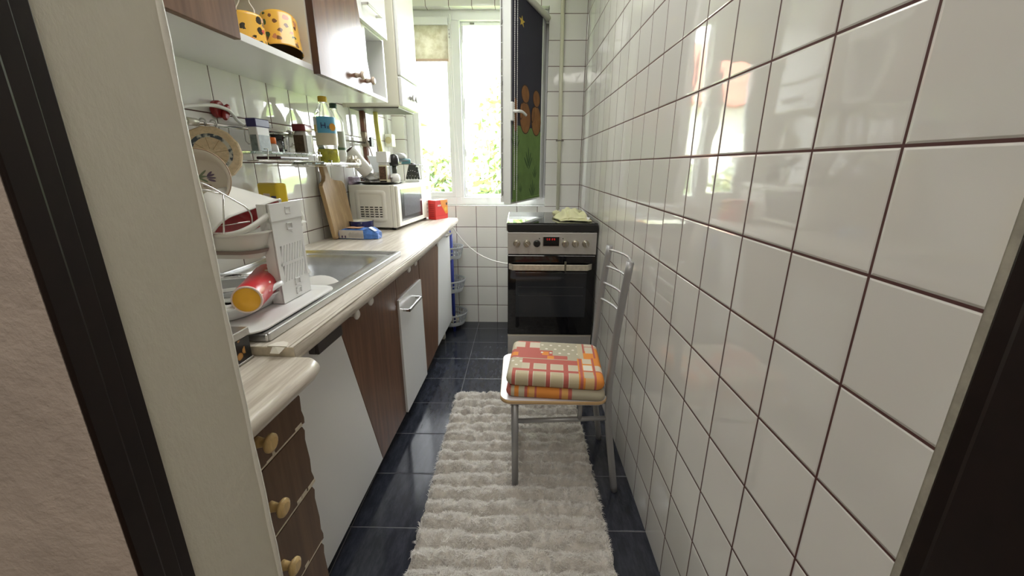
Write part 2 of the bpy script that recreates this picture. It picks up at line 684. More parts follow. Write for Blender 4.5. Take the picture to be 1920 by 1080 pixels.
# right: thin plaster edge, then the dark frame
struct(MB().box((0.0005, -0.139, -0.06), (0.12, -0.130, CEIL)).build('trim_4', plain('grey_plaster_edge', (0.34, 0.32, 0.26), 0.8, var=0.15, vscale=40)), 'narrow plaster edge of the tiled wall')
prof = [(0.0, -0.139), (0.12, -0.139), (0.12, -0.33), (0.005, -0.33), (-0.0, -0.325), (-0.0, -0.16), (0.002, -0.155)]
struct(MB().prism(prof, 0, CEIL, 2).build('trim_5', M['dark_wood'], bevel=0.002), 'dark brown wooden door frame on the right')
# hall behind the camera
M['hall_wall'] = plain('hall_paint', (0.62, 0.58, 0.50), 0.8)
struct(MB().box((-2.6, -2.5, -0.06), (-2.5, YH, CEIL)).build('wall_hall_left', M['hall_wall']))
struct(MB().box((1.3, -2.5, -0.06), (1.4, -0.33, CEIL)).build('wall_hall_right', M['hall_wall']))
struct(MB().box((-2.6, -2.6, -0.06), (1.4, -2.5, CEIL)).build('wall_hall_rear', M['hall_wall']))
struct(MB().box((0.12, -0.33, -0.06), (1.4, -0.2, CEIL)).build('wall_hall_front', M['hall_wall']))
struct(MB().box((-2.6, -2.6, -0.06), (1.4, -0.25, 0.0)).build('floor_hall', plain('hall_floor', (0.20, 0.13, 0.08), 0.4)))
struct(MB().box((-2.6, -2.6, CEIL), (1.4, -0.25, CEIL + 0.1)).build('ceiling_hall', M['ceiling']))

# window frame (fixed outer frame, mullion, sash frame of the left light)
wy0, wy1 = 2.585, 2.66
b = MB()
b.box((WX0, wy0, WZ0), (WX1, wy1, WZ0 + 0.055))
b.box((WX0, wy0, WZ1 - 0.06), (WX1, wy1, WZ1))
b.box((WX0, wy0, WZ0 + 0.055), (WX0 + 0.05, wy1, WZ1 - 0.06))
b.box((WX1 - 0.045, wy0, WZ0 + 0.055), (WX1, wy1, WZ1 - 0.06))
b.box((-0.915, wy0, WZ0 + 0.055), (-0.842, wy1, WZ1 - 0.06))
# stepped rebate round the open light
b.box((-0.842, wy0 + 0.03, WZ0 + 0.055), (-0.826, wy1, WZ1 - 0.06))
b.box((-0.826, wy0 + 0.03, WZ1 - 0.082), (WX1 - 0.045, wy1, WZ1 - 0.06))
b.box((-0.826, wy0 + 0.03, WZ0 + 0.055), (WX1 - 0.045, wy1, WZ0 + 0.075))
# left light's own sash
x0, x1, z0, z1 = WX0 + 0.05, -0.915, WZ0 + 0.055, WZ1 - 0.06
yy0, yy1 = wy0 + 0.008, wy1 - 0.01
b.box((x0, yy0, z0), (x1, yy1, z0 + 0.035))
b.box((x0, yy0, z1 - 0.05), (x1, yy1, z1))
b.box((x0, yy0, z0 + 0.035), (x0 + 0.04, yy1, z1 - 0.05))
b.box((x1 - 0.02, yy0, z0 + 0.035), (x1, yy1, z1 - 0.05))
wf = struct(b.build('window_1', M['pvc'], bevel=0.003))
MB().box((x0 + 0.04, 2.628, z0 + 0.035), (x1 - 0.02, 2.632, z1 - 0.05)).build('window_pane', M['pane'], wf)
g = MB()
g.box((-0.8275, wy0 + 0.028, 1.50), (-0.8235, wy0 + 0.034, 1.64))
g.box((-0.8275, wy0 + 0.028, 1.25), (-0.8235, wy0 + 0.034, 1.30))
g.box((-0.8275, wy0 + 0.028, 0.985), (-0.8235, wy0 + 0.034, 1.03))
g.box((-0.8275, wy0 + 0.028, 1.98), (-0.8235, wy0 + 0.034, 2.08))
g.box((-0.775, wy0 + 0.028, WZ1 - 0.076), (-0.745, wy0 + 0.034, WZ1 - 0.066))
g.build('lock_keep', M['pvc_grey'], wf)
h = MB().box((-0.9145, wy0 - 0.004, 1.945), (-0.9, wy0 + 0.002, 2.12)).box((-0.913, wy0 - 0.007, 2.02), (-0.906, wy0 - 0.003, 2.03), 1)\
    .box((-0.913, wy0 - 0.007, 2.045), (-0.906, wy0 - 0.003, 2.052), 1).box((-0.913, wy0 - 0.007, 2.0), (-0.906, wy0 - 0.003, 2.01), 1)
h.build('hinge', [M['pvc'], M['pvc_grey']], wf)

# ------------------------------------------------------------------ open sash with the printed roller blind
HX, HY = -0.262, 2.575
av = Vector((-0.365, -0.931, 0)).normalized()
nv = Vector((-av.y, av.x, 0))
if nv.x < 0:
    nv = -nv
SF = Matrix(((av.x, nv.x, 0, HX), (av.y, nv.y, 0, HY), (0, 0, 1, 0), (0, 0, 0, 1)))   # a along the sash, n to its inner side
sash = thing('window_sash', 'white framed window sash swung open into the room beside the right jamb', 'window', (0, 0, 0.95), SF)
SL, SZ0, SZ1 = 0.617, 0.962, 2.12
b = MB(SF)
for (a0, a1, zz0, zz1) in ((0, 0.07, SZ0, SZ1), (SL - 0.07, SL, SZ0, SZ1), (0.07, SL - 0.07, SZ0, SZ0 + 0.07), (0.07, SL - 0.07, SZ1 - 0.07, SZ1)):
    b.box((a0, -0.045, zz0), (a1, 0, zz1))
b.box((SL - 0.002, -0.066, SZ0 + 0.012), (SL - 0.07, -0.045, SZ1 - 0.012))
b.box((0.016, -0.062, SZ0 + 0.016), (0.07, -0.045, SZ1 - 0.016))
b.box((0.07, -0.062, SZ0 + 0.016), (SL - 0.07, -0.045, SZ0 + 0.07))
b.box((0.07, -0.062, SZ1 - 0.07), (SL - 0.07, -0.045, SZ1 - 0.016))
b.build('frame', M['pvc'], sash, bevel=0.003, fix=True)
MB(SF).box((0.07, -0.036, SZ0 + 0.07), (SL - 0.07, -0.032, SZ1 - 0.07)).build('pane', M['pane'], sash)
b = MB(SF)
for k in range(14):
    zq = SZ0 + 0.05 + k * 0.082
    b.box((SL, -0.058, zq), (SL + 0.0012, -0.050, zq + 0.078))
for zq in (1.02, 1.32, 1.62, 1.92):
    b.box((SL, -0.056, zq), (SL + 0.006, -0.048, zq + 0.018))
b.build('lock_strip', M['pvc_grey'], sash)
b = MB(SF)
b.box((SL - 0.016, 0, 1.43), (SL + 0.012, 0.016, 1.53))
hd = b.build('handle_plate', M['pvc'], sash, bevel=0.005, seg=3)
b = MB(SF).tube(spline([(SL - 0.002, 0.01, 1.48), (SL - 0.002, 0.036, 1.48), (SL - 0.012, 0.045, 1.481), (SL - 0.06, 0.047, 1.482), (SL - 0.125, 0.045, 1.472)], 6),
                [0.009] * 6 + [0.0085] * 6 + [0.0085] * 6 + [0.008] * 7, 10)
b.build('handle', M['pvc'], sash)

blind = thing('printed_roller_blind', 'dark blue roller blind with star, brown figures and green meadow on open sash', 'blind', (0.3, 0.03, 1.0), SF)
BA0, BA1, BZ0, BZ1, BN = 0.112, 0.612, 0.985, 2.095, 0.009
m_navy = plain('navy_print', (0.022, 0.022, 0.042), 0.8, bump=0.1, bscale=300)
m_green = plain('meadow_green_print', (0.13, 0.22, 0.055), 0.8, var=0.12, vscale=12)
m_brown = plain('brown_print', (0.24, 0.10, 0.026), 0.8, var=0.18, vscale=14)
m_line = plain('dark_outline_print', (0.045, 0.018, 0.008), 0.8)
m_leafp = plain('dark_leaf_print', (0.035, 0.085, 0.02), 0.8)
m_star = plain('yellow_star_print', (0.60, 0.42, 0.06), 0.8)
b = MB(SF)


def bl(poly, mi, k=1):
    v = [(p[0], BN + 0.00035 * k, p[1]) for p in poly]
    ar = sum(v[i][0] * v[(i + 1) % len(v)][2] - v[(i + 1) % len(v)][0] * v[i][2] for i in range(len(v)))
    idx = list(range(len(v)))
    b.add(v, [idx if ar < 0 else idx[::-1]], mi)


def ell(ca, cz, ra, rz, n=18, tilt=0.0):
    out = []
    for k in range(n):
        t = 2 * PI * k / n
        x, y = ra * math.cos(t), rz * math.sin(t)
        out.append((ca + x * math.cos(tilt) - y * math.sin(tilt), cz + x * math.sin(tilt) + y * math.cos(tilt)))
    return out


b.box((BA0, BN - 0.0012, BZ0), (BA1, BN, BZ1), 0)
hz = 1.402
bl([(BA0, BZ0 + .001), (BA1, BZ0 + .001), (BA1, hz + 0.01), (0.45, hz + 0.012), (0.4, hz - 0.002), (0.3, hz + 0.014), (0.2, hz + 0.002), (0.15, hz + .012), (BA0, hz)], 1, 1)
# plain brown rounded figures seen from behind, sitting on the grass edge
for ca in (0.206, 0.408, 0.570):
    hw = 0.096 if ca < 0.5 else 0.040
    bl(ell(ca, 1.466, hw, 0.094), 3, 2)
    bl(ell(ca, 1.466, hw - .007, 0.088), 2, 3)
    if ca < 0.5:
        bl(ell(ca + .003, 1.598, 0.070, 0.053), 3, 4)
        bl(ell(ca + .003, 1.598, 0.063, 0.047), 2, 5)
        bl(ell(ca + 0.07, 1.497, 0.026, 0.05, tilt=0.25), 3, 6)
        bl(ell(ca + 0.07, 1.497, 0.020, 0.044, tilt=0.25), 2, 7)
for (ca, cz, sc) in ((0.26, 1.035, 1), (0.343, 1.225, 1.2), (0.560, 1.325, 1.0), (0.48, 1.05, .5), (0.22, 1.14, 0.7), (0.54, 1.12, .5)):
    for (dx, dz, tl) in ((0, 0.02, 0.0), (0.018, 0.0, -0.45), (-0.018, 0.0, 0.45), (0.036, -0.018, -0.8), (-0.03, -0.02, 0.7)):
        bl(ell(ca + dx * sc, cz + dz * sc, 0.007 * sc, 0.042 * sc, 10, tl), 4, 2)
st = []
for k in range(10):
    r = 0.03 if k % 2 == 0 else 0.012
    a = PI / 2 + 2 * PI * k / 10
    st.append((0.475 + r * 1.6 * math.cos(a), 1.963 + r * math.sin(a)))
bl(st, 5, 1)
b.build('fabric', [m_navy, m_green, m_brown, m_line, m_leafp, m_star], blind)
MB(SF).tube([(0.02, 0.022, 2.098), (BA1 + 0.004, 0.022, 2.098)], 0.018, 16).build('roller_tube', plain('cream_tube', (0.70, 0.69, 0.62), 0.4), blind)
for aa in (0.012, BA1 + 0.004):
    MB(SF).box((aa, 0.0005, 2.076), (aa + 0.006, 0.042, 2.12)).build('bracket', M['pvc'], blind, bevel=0.002)
MB(SF).box((BA0, BN - 0.006, BZ0 - 0.010), (BA1, BN + 0.003, BZ0 + 0.004)).build('bottom_bar', m_green, blind, bevel=0.002)
m_bead = plain('white_bead_chain', (0.75, 0.72, 0.72), 0.5)
b = MB(SF)
for aa, zlow in ((0.600, 1.05), (0.560, 0.955)):
    zq = 2.08
    while zq > zlow:
        b.ball((aa, 0.016, zq), (0.0026, 0.0026, 0.0045), 6, 4)
        zq -= 0.0105
b.tube([(0.600, 0.016, 1.05), (0.600, 0.016, 2.09)], 0.0009, 5)
b.tube([(0.560, 0.016, 0.93), (0.560, 0.016, 2.09)], 0.0009, 5)
b.build('bead_chain', m_bead, blind)

# ------------------------------------------------------------------ beige roller blind over the left light
bb = thing('beige_roller_blind', 'short beige marbled roller blind half lowered over the left window light', 'blind', (-1.03, 2.56, 2.0))
m_beige, t_ = newmat('beige_marbled_fabric')
cf = t_.mix(t_.mapr(t_.noise(t_.obj(), 22, 4, 0.6), 0.3, 0.7), (0.60, 0.56, 0.46), (0.76, 0.73, 0.66))
d1 = t_.n('ShaderNodeBsdfDiffuse'); t_.link(cf, d1.inputs[0])
d2 = t_.n('ShaderNodeBsdfTranslucent'); t_.link(cf, d2.inputs[0])
mx_ = t_.n('ShaderNodeMixShader'); mx_.inputs[0].default_value = 0.35
t_.link(d1.outputs[0], mx_.inputs[1]); t_.link(d2.outputs[0], mx_.inputs[2]); t_.link(mx_.outputs[0], t_.out.inputs[0])
MB().box((-1.19, 2.567, 1.872), (-0.918, 2.5685, 2.075)).build('fabric', m_beige, bb)
MB().box((-1.19, 2.562, 1.858), (-0.918, 2.572, 1.874)).build('bottom_bar', plain('pinkish_bar', (0.58, 0.42, 0.34), 0.6), bb, bevel=0.002)
MB().box((-1.20, 2.548, 2.072), (-0.914, 2.584, 2.118)).build('cassette', M['pvc'], bb, bevel=0.006, seg=3)
b = MB()
b.tube(spline([(-0.908, 2.556, 2.105), (-0.902, 2.552, 2.13), (-0.896, 2.556, 2.105), (-0.902, 2.556, 2.075), (-0.908, 2.556, 2.105)], 5), 0.004, 8)
b.build('chain_wheel', M['pvc'], bb)
b = MB()
b.tube(spline([(-0.893, 2.558, 2.09), (-0.888, 2.558, 1.6), (-0.872, 2.556, 1.26), (-0.858, 2.548, 1.02), (-0.862, 2.535, 0.93)], 8), 0.0016, 6)
b.tube(spline([(-0.905, 2.558, 2.09), (-0.903, 2.558, 1.6), (-0.895, 2.556, 1.26), (-0.897, 2.548, 1.02), (-0.895, 2.535, 0.93)], 8), 0.0016, 6)
b.build('pull_cord', m_bead, bb)

# ------------------------------------------------------------------ gas riser by the window
gp = thing('gas_pipe', 'thin cream vertical pipe on the tiled wall between window and right corner', 'pipe', (-0.165, 2.49, 0.9))
MB().tube([(-0.158, 2.492, 0.885), (-0.162, 2.492, 1.5), (-0.172, 2.492, CEIL)], 0.0125, 12).build('pipe', M['pipe_cream'], gp)
b = MB()
ring = [(-0.159 + 0.0165 * math.cos(a), 2.492 + 0.0165 * math.sin(a), 1.352) for a in [2 * PI * k / 16 for k in range(16)]]
b.tube(ring, 0.004, 6, closed=True)
b.tube([(-0.159, 2.507, 1.352), (-0.159, 2.525, 1.352)], 0.004, 6)
b.box((-0.186, 2.488, 1.347), (-0.174, 2.496, 1.357)).box((-0.144, 2.488, 1.347), (-0.132, 2.496, 1.357))
b.build('clamp', plain('dull_metal_clamp', (0.22, 0.20, 0.17), 0.5, 0.7), gp)


# =================================================================== LEFT SIDE: wall cabinets
wc = thing('wall_cabinet', 'long wall cabinet with walnut doors and an open cream compartment holding yellow pots', 'cabinet', (0.0, 0.2, 1.476), LF)
CB, CT, CF = 1.476, 2.16, 0.287
b = MB(LF)
b.box((0.001, 0.05, CB), (CF, 1.42, CB + 0.018))
b.box((0.001, 0.05, CT - 0.018), (CF, 1.42, CT))
b.build('bottom_panel', M['white_lam'], wc, bevel=0.001)
b = MB(LF)
b.box((0.001, 0.05, CB + 0.018), (0.008, 1.42, CT - 0.018))
for v in (0.05, 0.587, 0.957, 1.402):
    b.box((0.008, v, CB + 0.018), (CF, v + 0.018, CT - 0.018))
b.box((0.008, 0.605, 1.83), (CF - 0.02, 0.957, 1.848))
b.build('carcass', M['white_in'], wc)
d = MB(LF).box((CF + 0.001, 0.06, CB - 0.006), (CF + 0.019, 0.603, CT)).build('door', [M['walnut']], wc, bevel=0.0015)
d = MB(LF).hexa([(CF + 0.001, 0.968, CB - 0.008), (CF + 0.023, 0.968, CB - 0.008), (CF + 0.023, 1.412, CB - 0.008), (CF + 0.001, 1.412, CB - 0.008)],
                [(CF + 0.001, 0.968, CT), (CF + 0.023, 0.968, CT), (CF + 0.023, 1.212, CT), (CF + 0.001, 1.212, CT)]).build('door', M['walnut_gloss'], wc, fix=True)
MB(LF).box((CF + 0.0005, 0.9655, CB - 0.0082), (CF + 0.0235, 0.9682, CT)).build('door_edge', M['walnut_edge'], wc)


def knob(name, parent, frame, u, v, z, mat, r=0.015, l=0.03):
    prof = [(r * .62, 0), (r * .5, l * .25), (r * .42, l * .5), (r * .75, l * .62), (r, l * .75), (r * .97, l * .88), (r * .6, l)]
    X = Matrix(((0, 0, 1, u), (1, 0, 0, v), (0, 1, 0, z), (0, 0, 0, 1)))
    return MB(frame).mat(X).lathe(prof, 18).build(name, mat, parent)


knob('knob', d, LF, CF + 0.023, 1.245, 1.517, M['pale_knob'], 0.0155, 0.034)
knob('knob', d, LF, CF + 0.023, 1.352, 1.517, M['pale_knob'], 0.0155, 0.034)
d = bpy.data.objects['door']
# white cabinet with flap and open cubby
w2 = thing('wall_cabinet', 'narrow white wall cabinet with a flap door above an open cubby beside the boiler', 'cabinet', (0.0, 1.53, 1.476), LF)
b = MB(LF)
b.box((0.001, 1.421, CB + 0.0), (CF, 1.652, CB + 0.016))
b.box((0.001, 1.421, 1.735), (CF, 1.652, 1.751))
b.box((0.001, 1.421, CT - 0.016), (CF, 1.652, CT))
b.box((0.001, 1.636, CB + 0.016), (CF, 1.652, 1.735))
b.box((0.001, 1.636, 1.751), (CF, 1.652, CT - 0.016))
b.box((0.001, 1.421, CB + 0.016), (CF, 1.435, 1.735))
b.box((0.001, 1.435, CB + 0.016), (0.008, 1.636, 1.735))
b.build('carcass', M['white_lam'], w2, bevel=0.0008)
fl = MB(LF).box((CF + 0.001, 1.325, 1.742), (CF + 0.019, 1.655, CT)).build('flap_door', M['white_lam'], w2, bevel=0.001)


def bow_handle(parent, frame, u, v0, v1, z, mat, drop=0.0, out=0.028, t=0.008, name='handle'):
    b = MB(frame)
    b.box((u, v0, z - t / 2), (u + out, v0 + t, z + t / 2))
    b.box((u, v1 - t, z - t / 2), (u + out, v1, z + t / 2))
    b.box((u + out - t * .7, v0, z - t / 2), (u + out, v1, z + t / 2))
    return b.build(name, mat, parent, bevel=0.001)


bow_handle(fl, LF, CF + 0.019, 1.375, 1.535, 1.80, plain('satin_handle', (0.55, 0.54, 0.50), 0.35, 0.6), t=0.009)

# ------------------------------------------------------------------ yellow enamel pots in the open compartment


def pot_mat(name, seed, cols):
    m, t = newmat(name)
    o = t.obj()
    c = (0.78, 0.44, 0.07)
    for i, (cc, sc, th) in enumerate(cols):
        mp = t.n('ShaderNodeMapping')
        t.link(o, mp.inputs[0])
        mp.inputs['Location'].default_value = (seed + i * 3.7, i * 1.3, seed * 2.1)
        vo = t.n('ShaderNodeTexVoronoi')
        t.link(mp.outputs[0], vo.inputs['Vector'])
        vo.inputs['Scale'].default_value = sc
        nz = t.noise(mp.outputs[0], sc * 3, 2)
        dd = t.m('ADD', vo.outputs['Distance'], t.m('MULTIPLY', t.m('SUBTRACT', nz, 0.5), 0.35))
        c = t.mix(t.m('LESS_THAN', dd, th), c, cc)
    t.pbr(c, 0.2, 0, None, 0.5)
    return m


pm1 = pot_mat('yellow_enamel_with_dark_figures', 1.2, [((0.60, 0.35, 0.24), 30, 0.30), ((0.03, 0.02, 0.012), 36, 0.34), ((0.55, 0.06, 0.05), 28, 0.22)])
pm2 = pot_mat('yellow_enamel_with_green_leaves', 5.3, [((0.50, 0.20, 0.09), 30, 0.30), ((0.05, 0.085, 0.03), 34, 0.34), ((0.16, 0.07, 0.03), 42, 0.27)])
m_potin = plain('brown_pot_inside', (0.16, 0.10, 0.04), 0.4)


def pot(name, label, X, mat, wire, sc=1.0):
    X = X @ Matrix.Scale(sc, 4)
    t = thing(name, label, 'pot', X.to_translation(), LF, 'yellow enamel pots on the open shelf')
    prof = [(0.0005, 0.094), (0.034, 0.094), (0.042, 0.091), (0.0455, 0.084), (0.0495, 0.004), (0.0515, 0.0)]
    MB(LF).mat(X).lathe(prof, 40, cap0=False, cap1=False).build('body', mat, t, solid=0.0016)
    prof = [(0.0488, 0.0025), (0.0445, 0.083), (0.0005, 0.091)]
    MB(LF).mat(X).lathe(prof, 40, cap0=False, cap1=False).build('inside', m_potin, t)
    if wire:
        p = spline([(0.024, 0, 0.092), (0.026, 0.004, 0.108), (0.016, 0.004, 0.128), (0.018, 0, 0.145), (0.004, -0.004, 0.16), (-0.012, 0, 0.145), (-0.010, 0.002, 0.128), (-0.020, 0.0, 0.108), (-0.020, 0, 0.092)], 6)
        MB(LF).mat(X).tube(p, 0.0017, 8).build('wire_hook', M['cable'], t)
    return t


pot('enamel_pot', 'yellow enamel pot with dark figures and white wire hook, by the left walnut door',
    Matrix.Translation((0.205, 0.785, 1.4945)) @ Matrix.Rotation(0.4, 4, 'Z'), pm1, True, 0.92)
pot('enamel_pot', 'yellow enamel pot with green leaf print, tipped so its dark opening shows',
    Matrix.Translation((0.235, 0.893, 1.5095)) @ Matrix.Rotation(math.radians(-14), 4, Vector((0.86, 0.5, 0))), pm2, False, 1.12)
pt = thing('enamel_pot', 'yellow enamel pot mostly hidden, only its rim showing under the tipped pot', 'pot', (0.222, 0.918, 1.4945), LF, 'yellow enamel pots on the open shelf')
MB(LF).at((0.222, 0.914, 1.4945)).lathe([(0.049, 0.0), (0.050, 0.003), (0.0485, 0.008), (0.045, 0.0095)], 36, cap1=True).build('body', pm1, pt)

# mug in the cubby
mg = thing('mug', 'white mug with a round handle standing in the open cubby', 'mug', (0.235, 1.475, 1.4925), LF)
MB(LF).at((0.235, 1.475, 1.4925)).lathe([(0.030, 0.0), (0.034, 0.004), (0.035, 0.09), (0.0325, 0.09), (0.0315, 0.008), (0.001, 0.006)], 32, cap1=False).build('body', M['white_ceramic'], mg)
hp = [(0.235 + 0.012 * math.sin(a), 1.506 + 0.030 - 0.030 * math.cos(a) - 0.004, 1.537 + 0.030 * math.sin(a)) for a in [PI * k / 8 - PI / 2 + PI / 2 for k in range(-3, 17)]]
hp = [(0.246, 1.5065 + 0.024 + 0.026 * math.sin(a), 1.537 + 0.029 * math.cos(a)) for a in [math.radians(-40 + 260 * k / 20) for k in range(21)]]
MB(LF).tube(hp, 0.0035, 8).build('handle', M['white_ceramic'], mg)

# ------------------------------------------------------------------ boiler
bo = thing('gas_boiler', 'cream wall hung gas boiler between wall cabinets and window', 'boiler', (0.15, 1.93, 1.475), LF)
MB(LF).box((0.004, 1.785, 1.478), (0.30, 2.085, 2.30)).build('casing', plain('cream_boiler_casing', (0.70, 0.67, 0.57), 0.3), bo, bevel=0.006, seg=3)
MB(LF).box((0.3005, 1.785, 1.622), (0.318, 2.085, 2.30)).build('front_panel', M['white_lam'], bo, bevel=0.006, seg=3)
fp = MB(LF).box((0.3005, 1.785, 1.478), (0.318, 2.085, 1.616)).build('control_panel', M['white_lam'], bo, bevel=0.006, seg=3)
m_gk = plain('grey_boiler_knob', (0.35, 0.34, 0.32), 0.4)
for v in (1.925, 1.985):
    knob('knob', fp, LF, 0.318, v, 1.535, m_gk, 0.017, 0.022)
b = MB(LF)
for v, z in ((1.862, 1.585), (1.862, 1.565)):
    b.mat(Matrix(((0, 0, 1, 0.318), (1, 0, 0, v), (0, 1, 0, z), (0, 0, 0, 1)))).lathe([(0.004, 0), (0.004, 0.0015)], 12)
b.build('pilot_light', m_gk, fp)
MB(LF).box((0.03, 1.80, 1.470), (0.29, 2.075, 1.478)).build('bottom_plate', plain('dark_metal_plate', (0.16, 0.15, 0.14), 0.5, 0.6), bo)
MB(LF).box((0.004, 1.787, 1.476), (0.30, 1.79, 1.497)).box((0.002, 1.783, 1.474), (0.02, 1.79, 1.50)).build('lower_rail', plain('cream_rail', (0.66, 0.63, 0.53), 0.4), bo)

# pipes under the boiler
pp = thing('copper_pipe', 'brown painted pipe with a brass valve below the boiler', 'pipe', (0.05, 1.93, 0.87), LF)
MB(LF).tube([(0.052, 1.895, 1.47), (0.05, 1.90, 1.36)], 0.0135, 14).tube([(0.05, 1.905, 1.29), (0.046, 1.925, 1.13), (0.036, 1.927, 1.105), (0.0, 1.93, 1.10)], 0.011, 14).build('pipe', M['copper'], pp)
MB(LF).tube([(0.05, 1.900, 1.365), (0.05, 1.901, 1.355), (0.05, 1.902, 1.33), (0.05, 1.905, 1.285)], [0.015, 0.017, 0.013, 0.015], 8).build('valve_body', plain('old_brass', (0.36, 0.30, 0.22), 0.45, 0.6), pp)
MB(LF).tube([(0.05, 1.905, 1.315), (0.085, 1.915, 1.312)], 0.006, 8).box((0.08, 1.895, 1.285), (0.092, 1.935, 1.335)).build('valve_handle', M['black_plastic'], pp, bevel=0.002)
pp = thing('copper_pipe', 'brown pipe running straight up behind the yellow hose', 'pipe', (0.06, 2.12, 0.87), LF)
MB(LF).tube([(0.055, 2.09, 1.475), (0.05, 2.108, 1.13), (0.038, 2.11, 1.105), (0.0, 2.11, 1.10)], 0.009, 12).build('pipe', plain('dark_brown_pipe', (0.10, 0.05, 0.04), 0.45), pp)
tag(MB(LF).tube([(0.04, 1.955, 1.475), (0.04, 1.96, 1.13), (0.03, 1.96, 1.105), (0.0, 1.96, 1.10)], 0.008, 12).build('copper_pipe', M['copper']), 'thinner brown pipe just behind the valve pipe under the boiler', 'pipe')
tag(MB(LF).tube(spline([(0.105, 1.955, 1.474), (0.107, 1.955, 1.455), (0.103, 1.965, 1.42), (0.10, 1.985, 1.34), (0.10, 2.01, 1.26), (0.10, 2.025, 1.15), (0.10, 2.03, 1.09)], 6), 0.0125, 14).build('gas_hose', M['yellow_hose']),
    'yellow gas hose hanging from the boiler', 'hose')
tag(MB(LF).tube(spline([(0.066, 1.89, 1.33), (0.07, 1.90, 1.30), (0.075, 1.94, 1.22), (0.06, 1.97, 1.10)], 6), 0.004, 8).build('cable', plain('pinkish_cable', (0.62, 0.50, 0.44), 0.5)),
    'thin pinkish cable running down beside the brown pipe', 'cable')
tag(MB(LF).box((0.001, 2.005, 1.09), (0.022, 2.03, 1.47)).build('cable_duct', plain('white_grey_duct', (0.70, 0.72, 0.74), 0.4), bevel=0.002),
    'white plastic cable duct up the wall behind the hose', 'duct')
sk = thing('wall_socket', 'cream surface mounted socket box by the left window edge', 'socket', (0.03, 2.40, 1.34), LF)
MB(LF).box((0.001, 2.36, 1.305), (0.05, 2.43, 1.385)).build('box', M['cream_enamel'], sk, bevel=0.004, seg=3)
MB(LF).mat(Matrix(((1, 0, 0, 0.026), (0, 0, -1, 2.3598), (0, 1, 0, 1.345), (0, 0, 0, 1)))).lathe([(0.0215, 0), (0.0215, 0.002), (0.018, 0.0015), (0.018, 0.0005)], 24).build('socket_ring', plain('dark_cream', (0.52, 0.46, 0.26), 0.4), sk)
tag(MB(LF).tube([(0.014, 2.395, 1.385), (0.012, 2.395, 1.55), (0.012, 2.395, 2.2)], 0.009, 10).build('conduit', plain('grey_white_conduit', (0.62, 0.62, 0.58), 0.4)), 'grey white conduit rising from the socket box', 'conduit')

# =================================================================== base units and worktops
FU = 0.43      # front plane of the base doors
ZT = 0.848
# main worktop with the cut-out for the sink
HX0, HX1, HV0, HV1 = 0.085, 0.445, 0.60, 1.035


def edge_u(v):
    P = [(.24, .550), (.45, .546), (.6, .545), (.86, .543), (1.03, .540), (1.17, .537), (1.55, .524), (2.29, .483)]
    for (a, ua), (c, uc) in zip(P, P[1:]):
        if a <= v <= c:
            return ua + (uc - ua) * (v - a) / (c - a)
    return P[-1][1]


wt = thing('worktop', 'long pale wood effect worktop under sink and microwave', 'worktop', (0.3, 1.2, 0.815), LF)
b = MB(LF)


def slab(poly):
    b.prism(poly, 0.816, ZT)


slab([(0.003, 0.24), (edge_u(.24), 0.24), (edge_u(HV0), HV0), (0.003, HV0)])
slab([(0.003, HV0), (HX0, HV0), (HX0, HV1), (0.003, HV1)])
slab([(HX1, HV0), (edge_u(HV0), HV0), (edge_u(1.03), HV1), (HX1, HV1)])
slab([(0.003, HV1), (edge_u(1.03), HV1), (edge_u(1.17), 1.17), (edge_u(1.55), 1.55), (0.483, 2.29), (0.003, 2.29)])
b.build('top', M['laminate'], wt, bevel=0.0)
# rounded front lip
b = MB(LF)
rings = []
vs_ = [.2405, .45, .6, .86, 1.03, 1.17, 1.35, 1.55, 1.9, 2.289]
for v in vs_:
    u = edge_u(v)
    rings.append([(u - 0.008, v, 0.8155), (u - 0.002, v, 0.8150), (u + 0.002, v, 0.818), (u + 0.004, v, 0.832), (u + 0.002, v, 0.842), (u - 0.002, v, 0.8475), (u - 0.010, v, 0.8484)])
b.loft(rings, smooth=True)
b.build('front_edge', M['laminate'], wt, fix=True)
MB(LF).box((0.003, 0.2385, 0.816), (0.552, 0.2399, ZT - 0.0005)).build('cut_end', M['raw_edge'], wt)
b = MB(LF)
rr = random.Random(5)
pts = [(0.50, 0.2385), (0.507, 0.256), (0.518, 0.262), (0.531, 0.257), (0.539, 0.2385)]
b.prism(pts, ZT + 0.0002, ZT + 0.0022)
b.add([(0.51, 0.238, ZT), (0.536, 0.238, ZT), (0.53, 0.226, ZT - 0.008), (0.514, 0.223, ZT - 0.006), (0.521, 0.232, ZT + 0.004)], [(0, 4, 3), (4, 1, 2), (3, 4, 2)])
b.build('torn_edging', plain('torn_white_edging', (0.78, 0.74, 0.66), 0.3), wt)

# lower worktop piece on the drawers, in front of the doorway
wl = thing('worktop', 'short lower pale wood worktop end with a rounded nose above the drawers', 'worktop', (0.3, 0.1, 0.80), LF)
b = MB(LF)
rings = []
for v in (-0.078, 0.0, 0.1, 0.2, 0.228, 0.2365):
    k = 0.0 if v < 0.21 else (0.006 if v < 0.23 else 0.016)
    z0, z1, uf = 0.797, 0.829, 0.612 - k
    rr = [(0.003, v, z0), (uf - 0.016, v, z0)]
    for a in range(-90, 91, 20):
        rr.append((uf - 0.016 + 0.016 * math.cos(math.radians(a)), v, (z0 + z1) / 2 + 0.016 * math.sin(math.radians(a))))
    rr += [(uf - 0.016, v, z1), (0.003, v, z1)]
    rings.append(rr)
b.loft(rings, smooth=True)
b.build('top', M['laminate'], wl, auto=math.radians(40), fix=True)

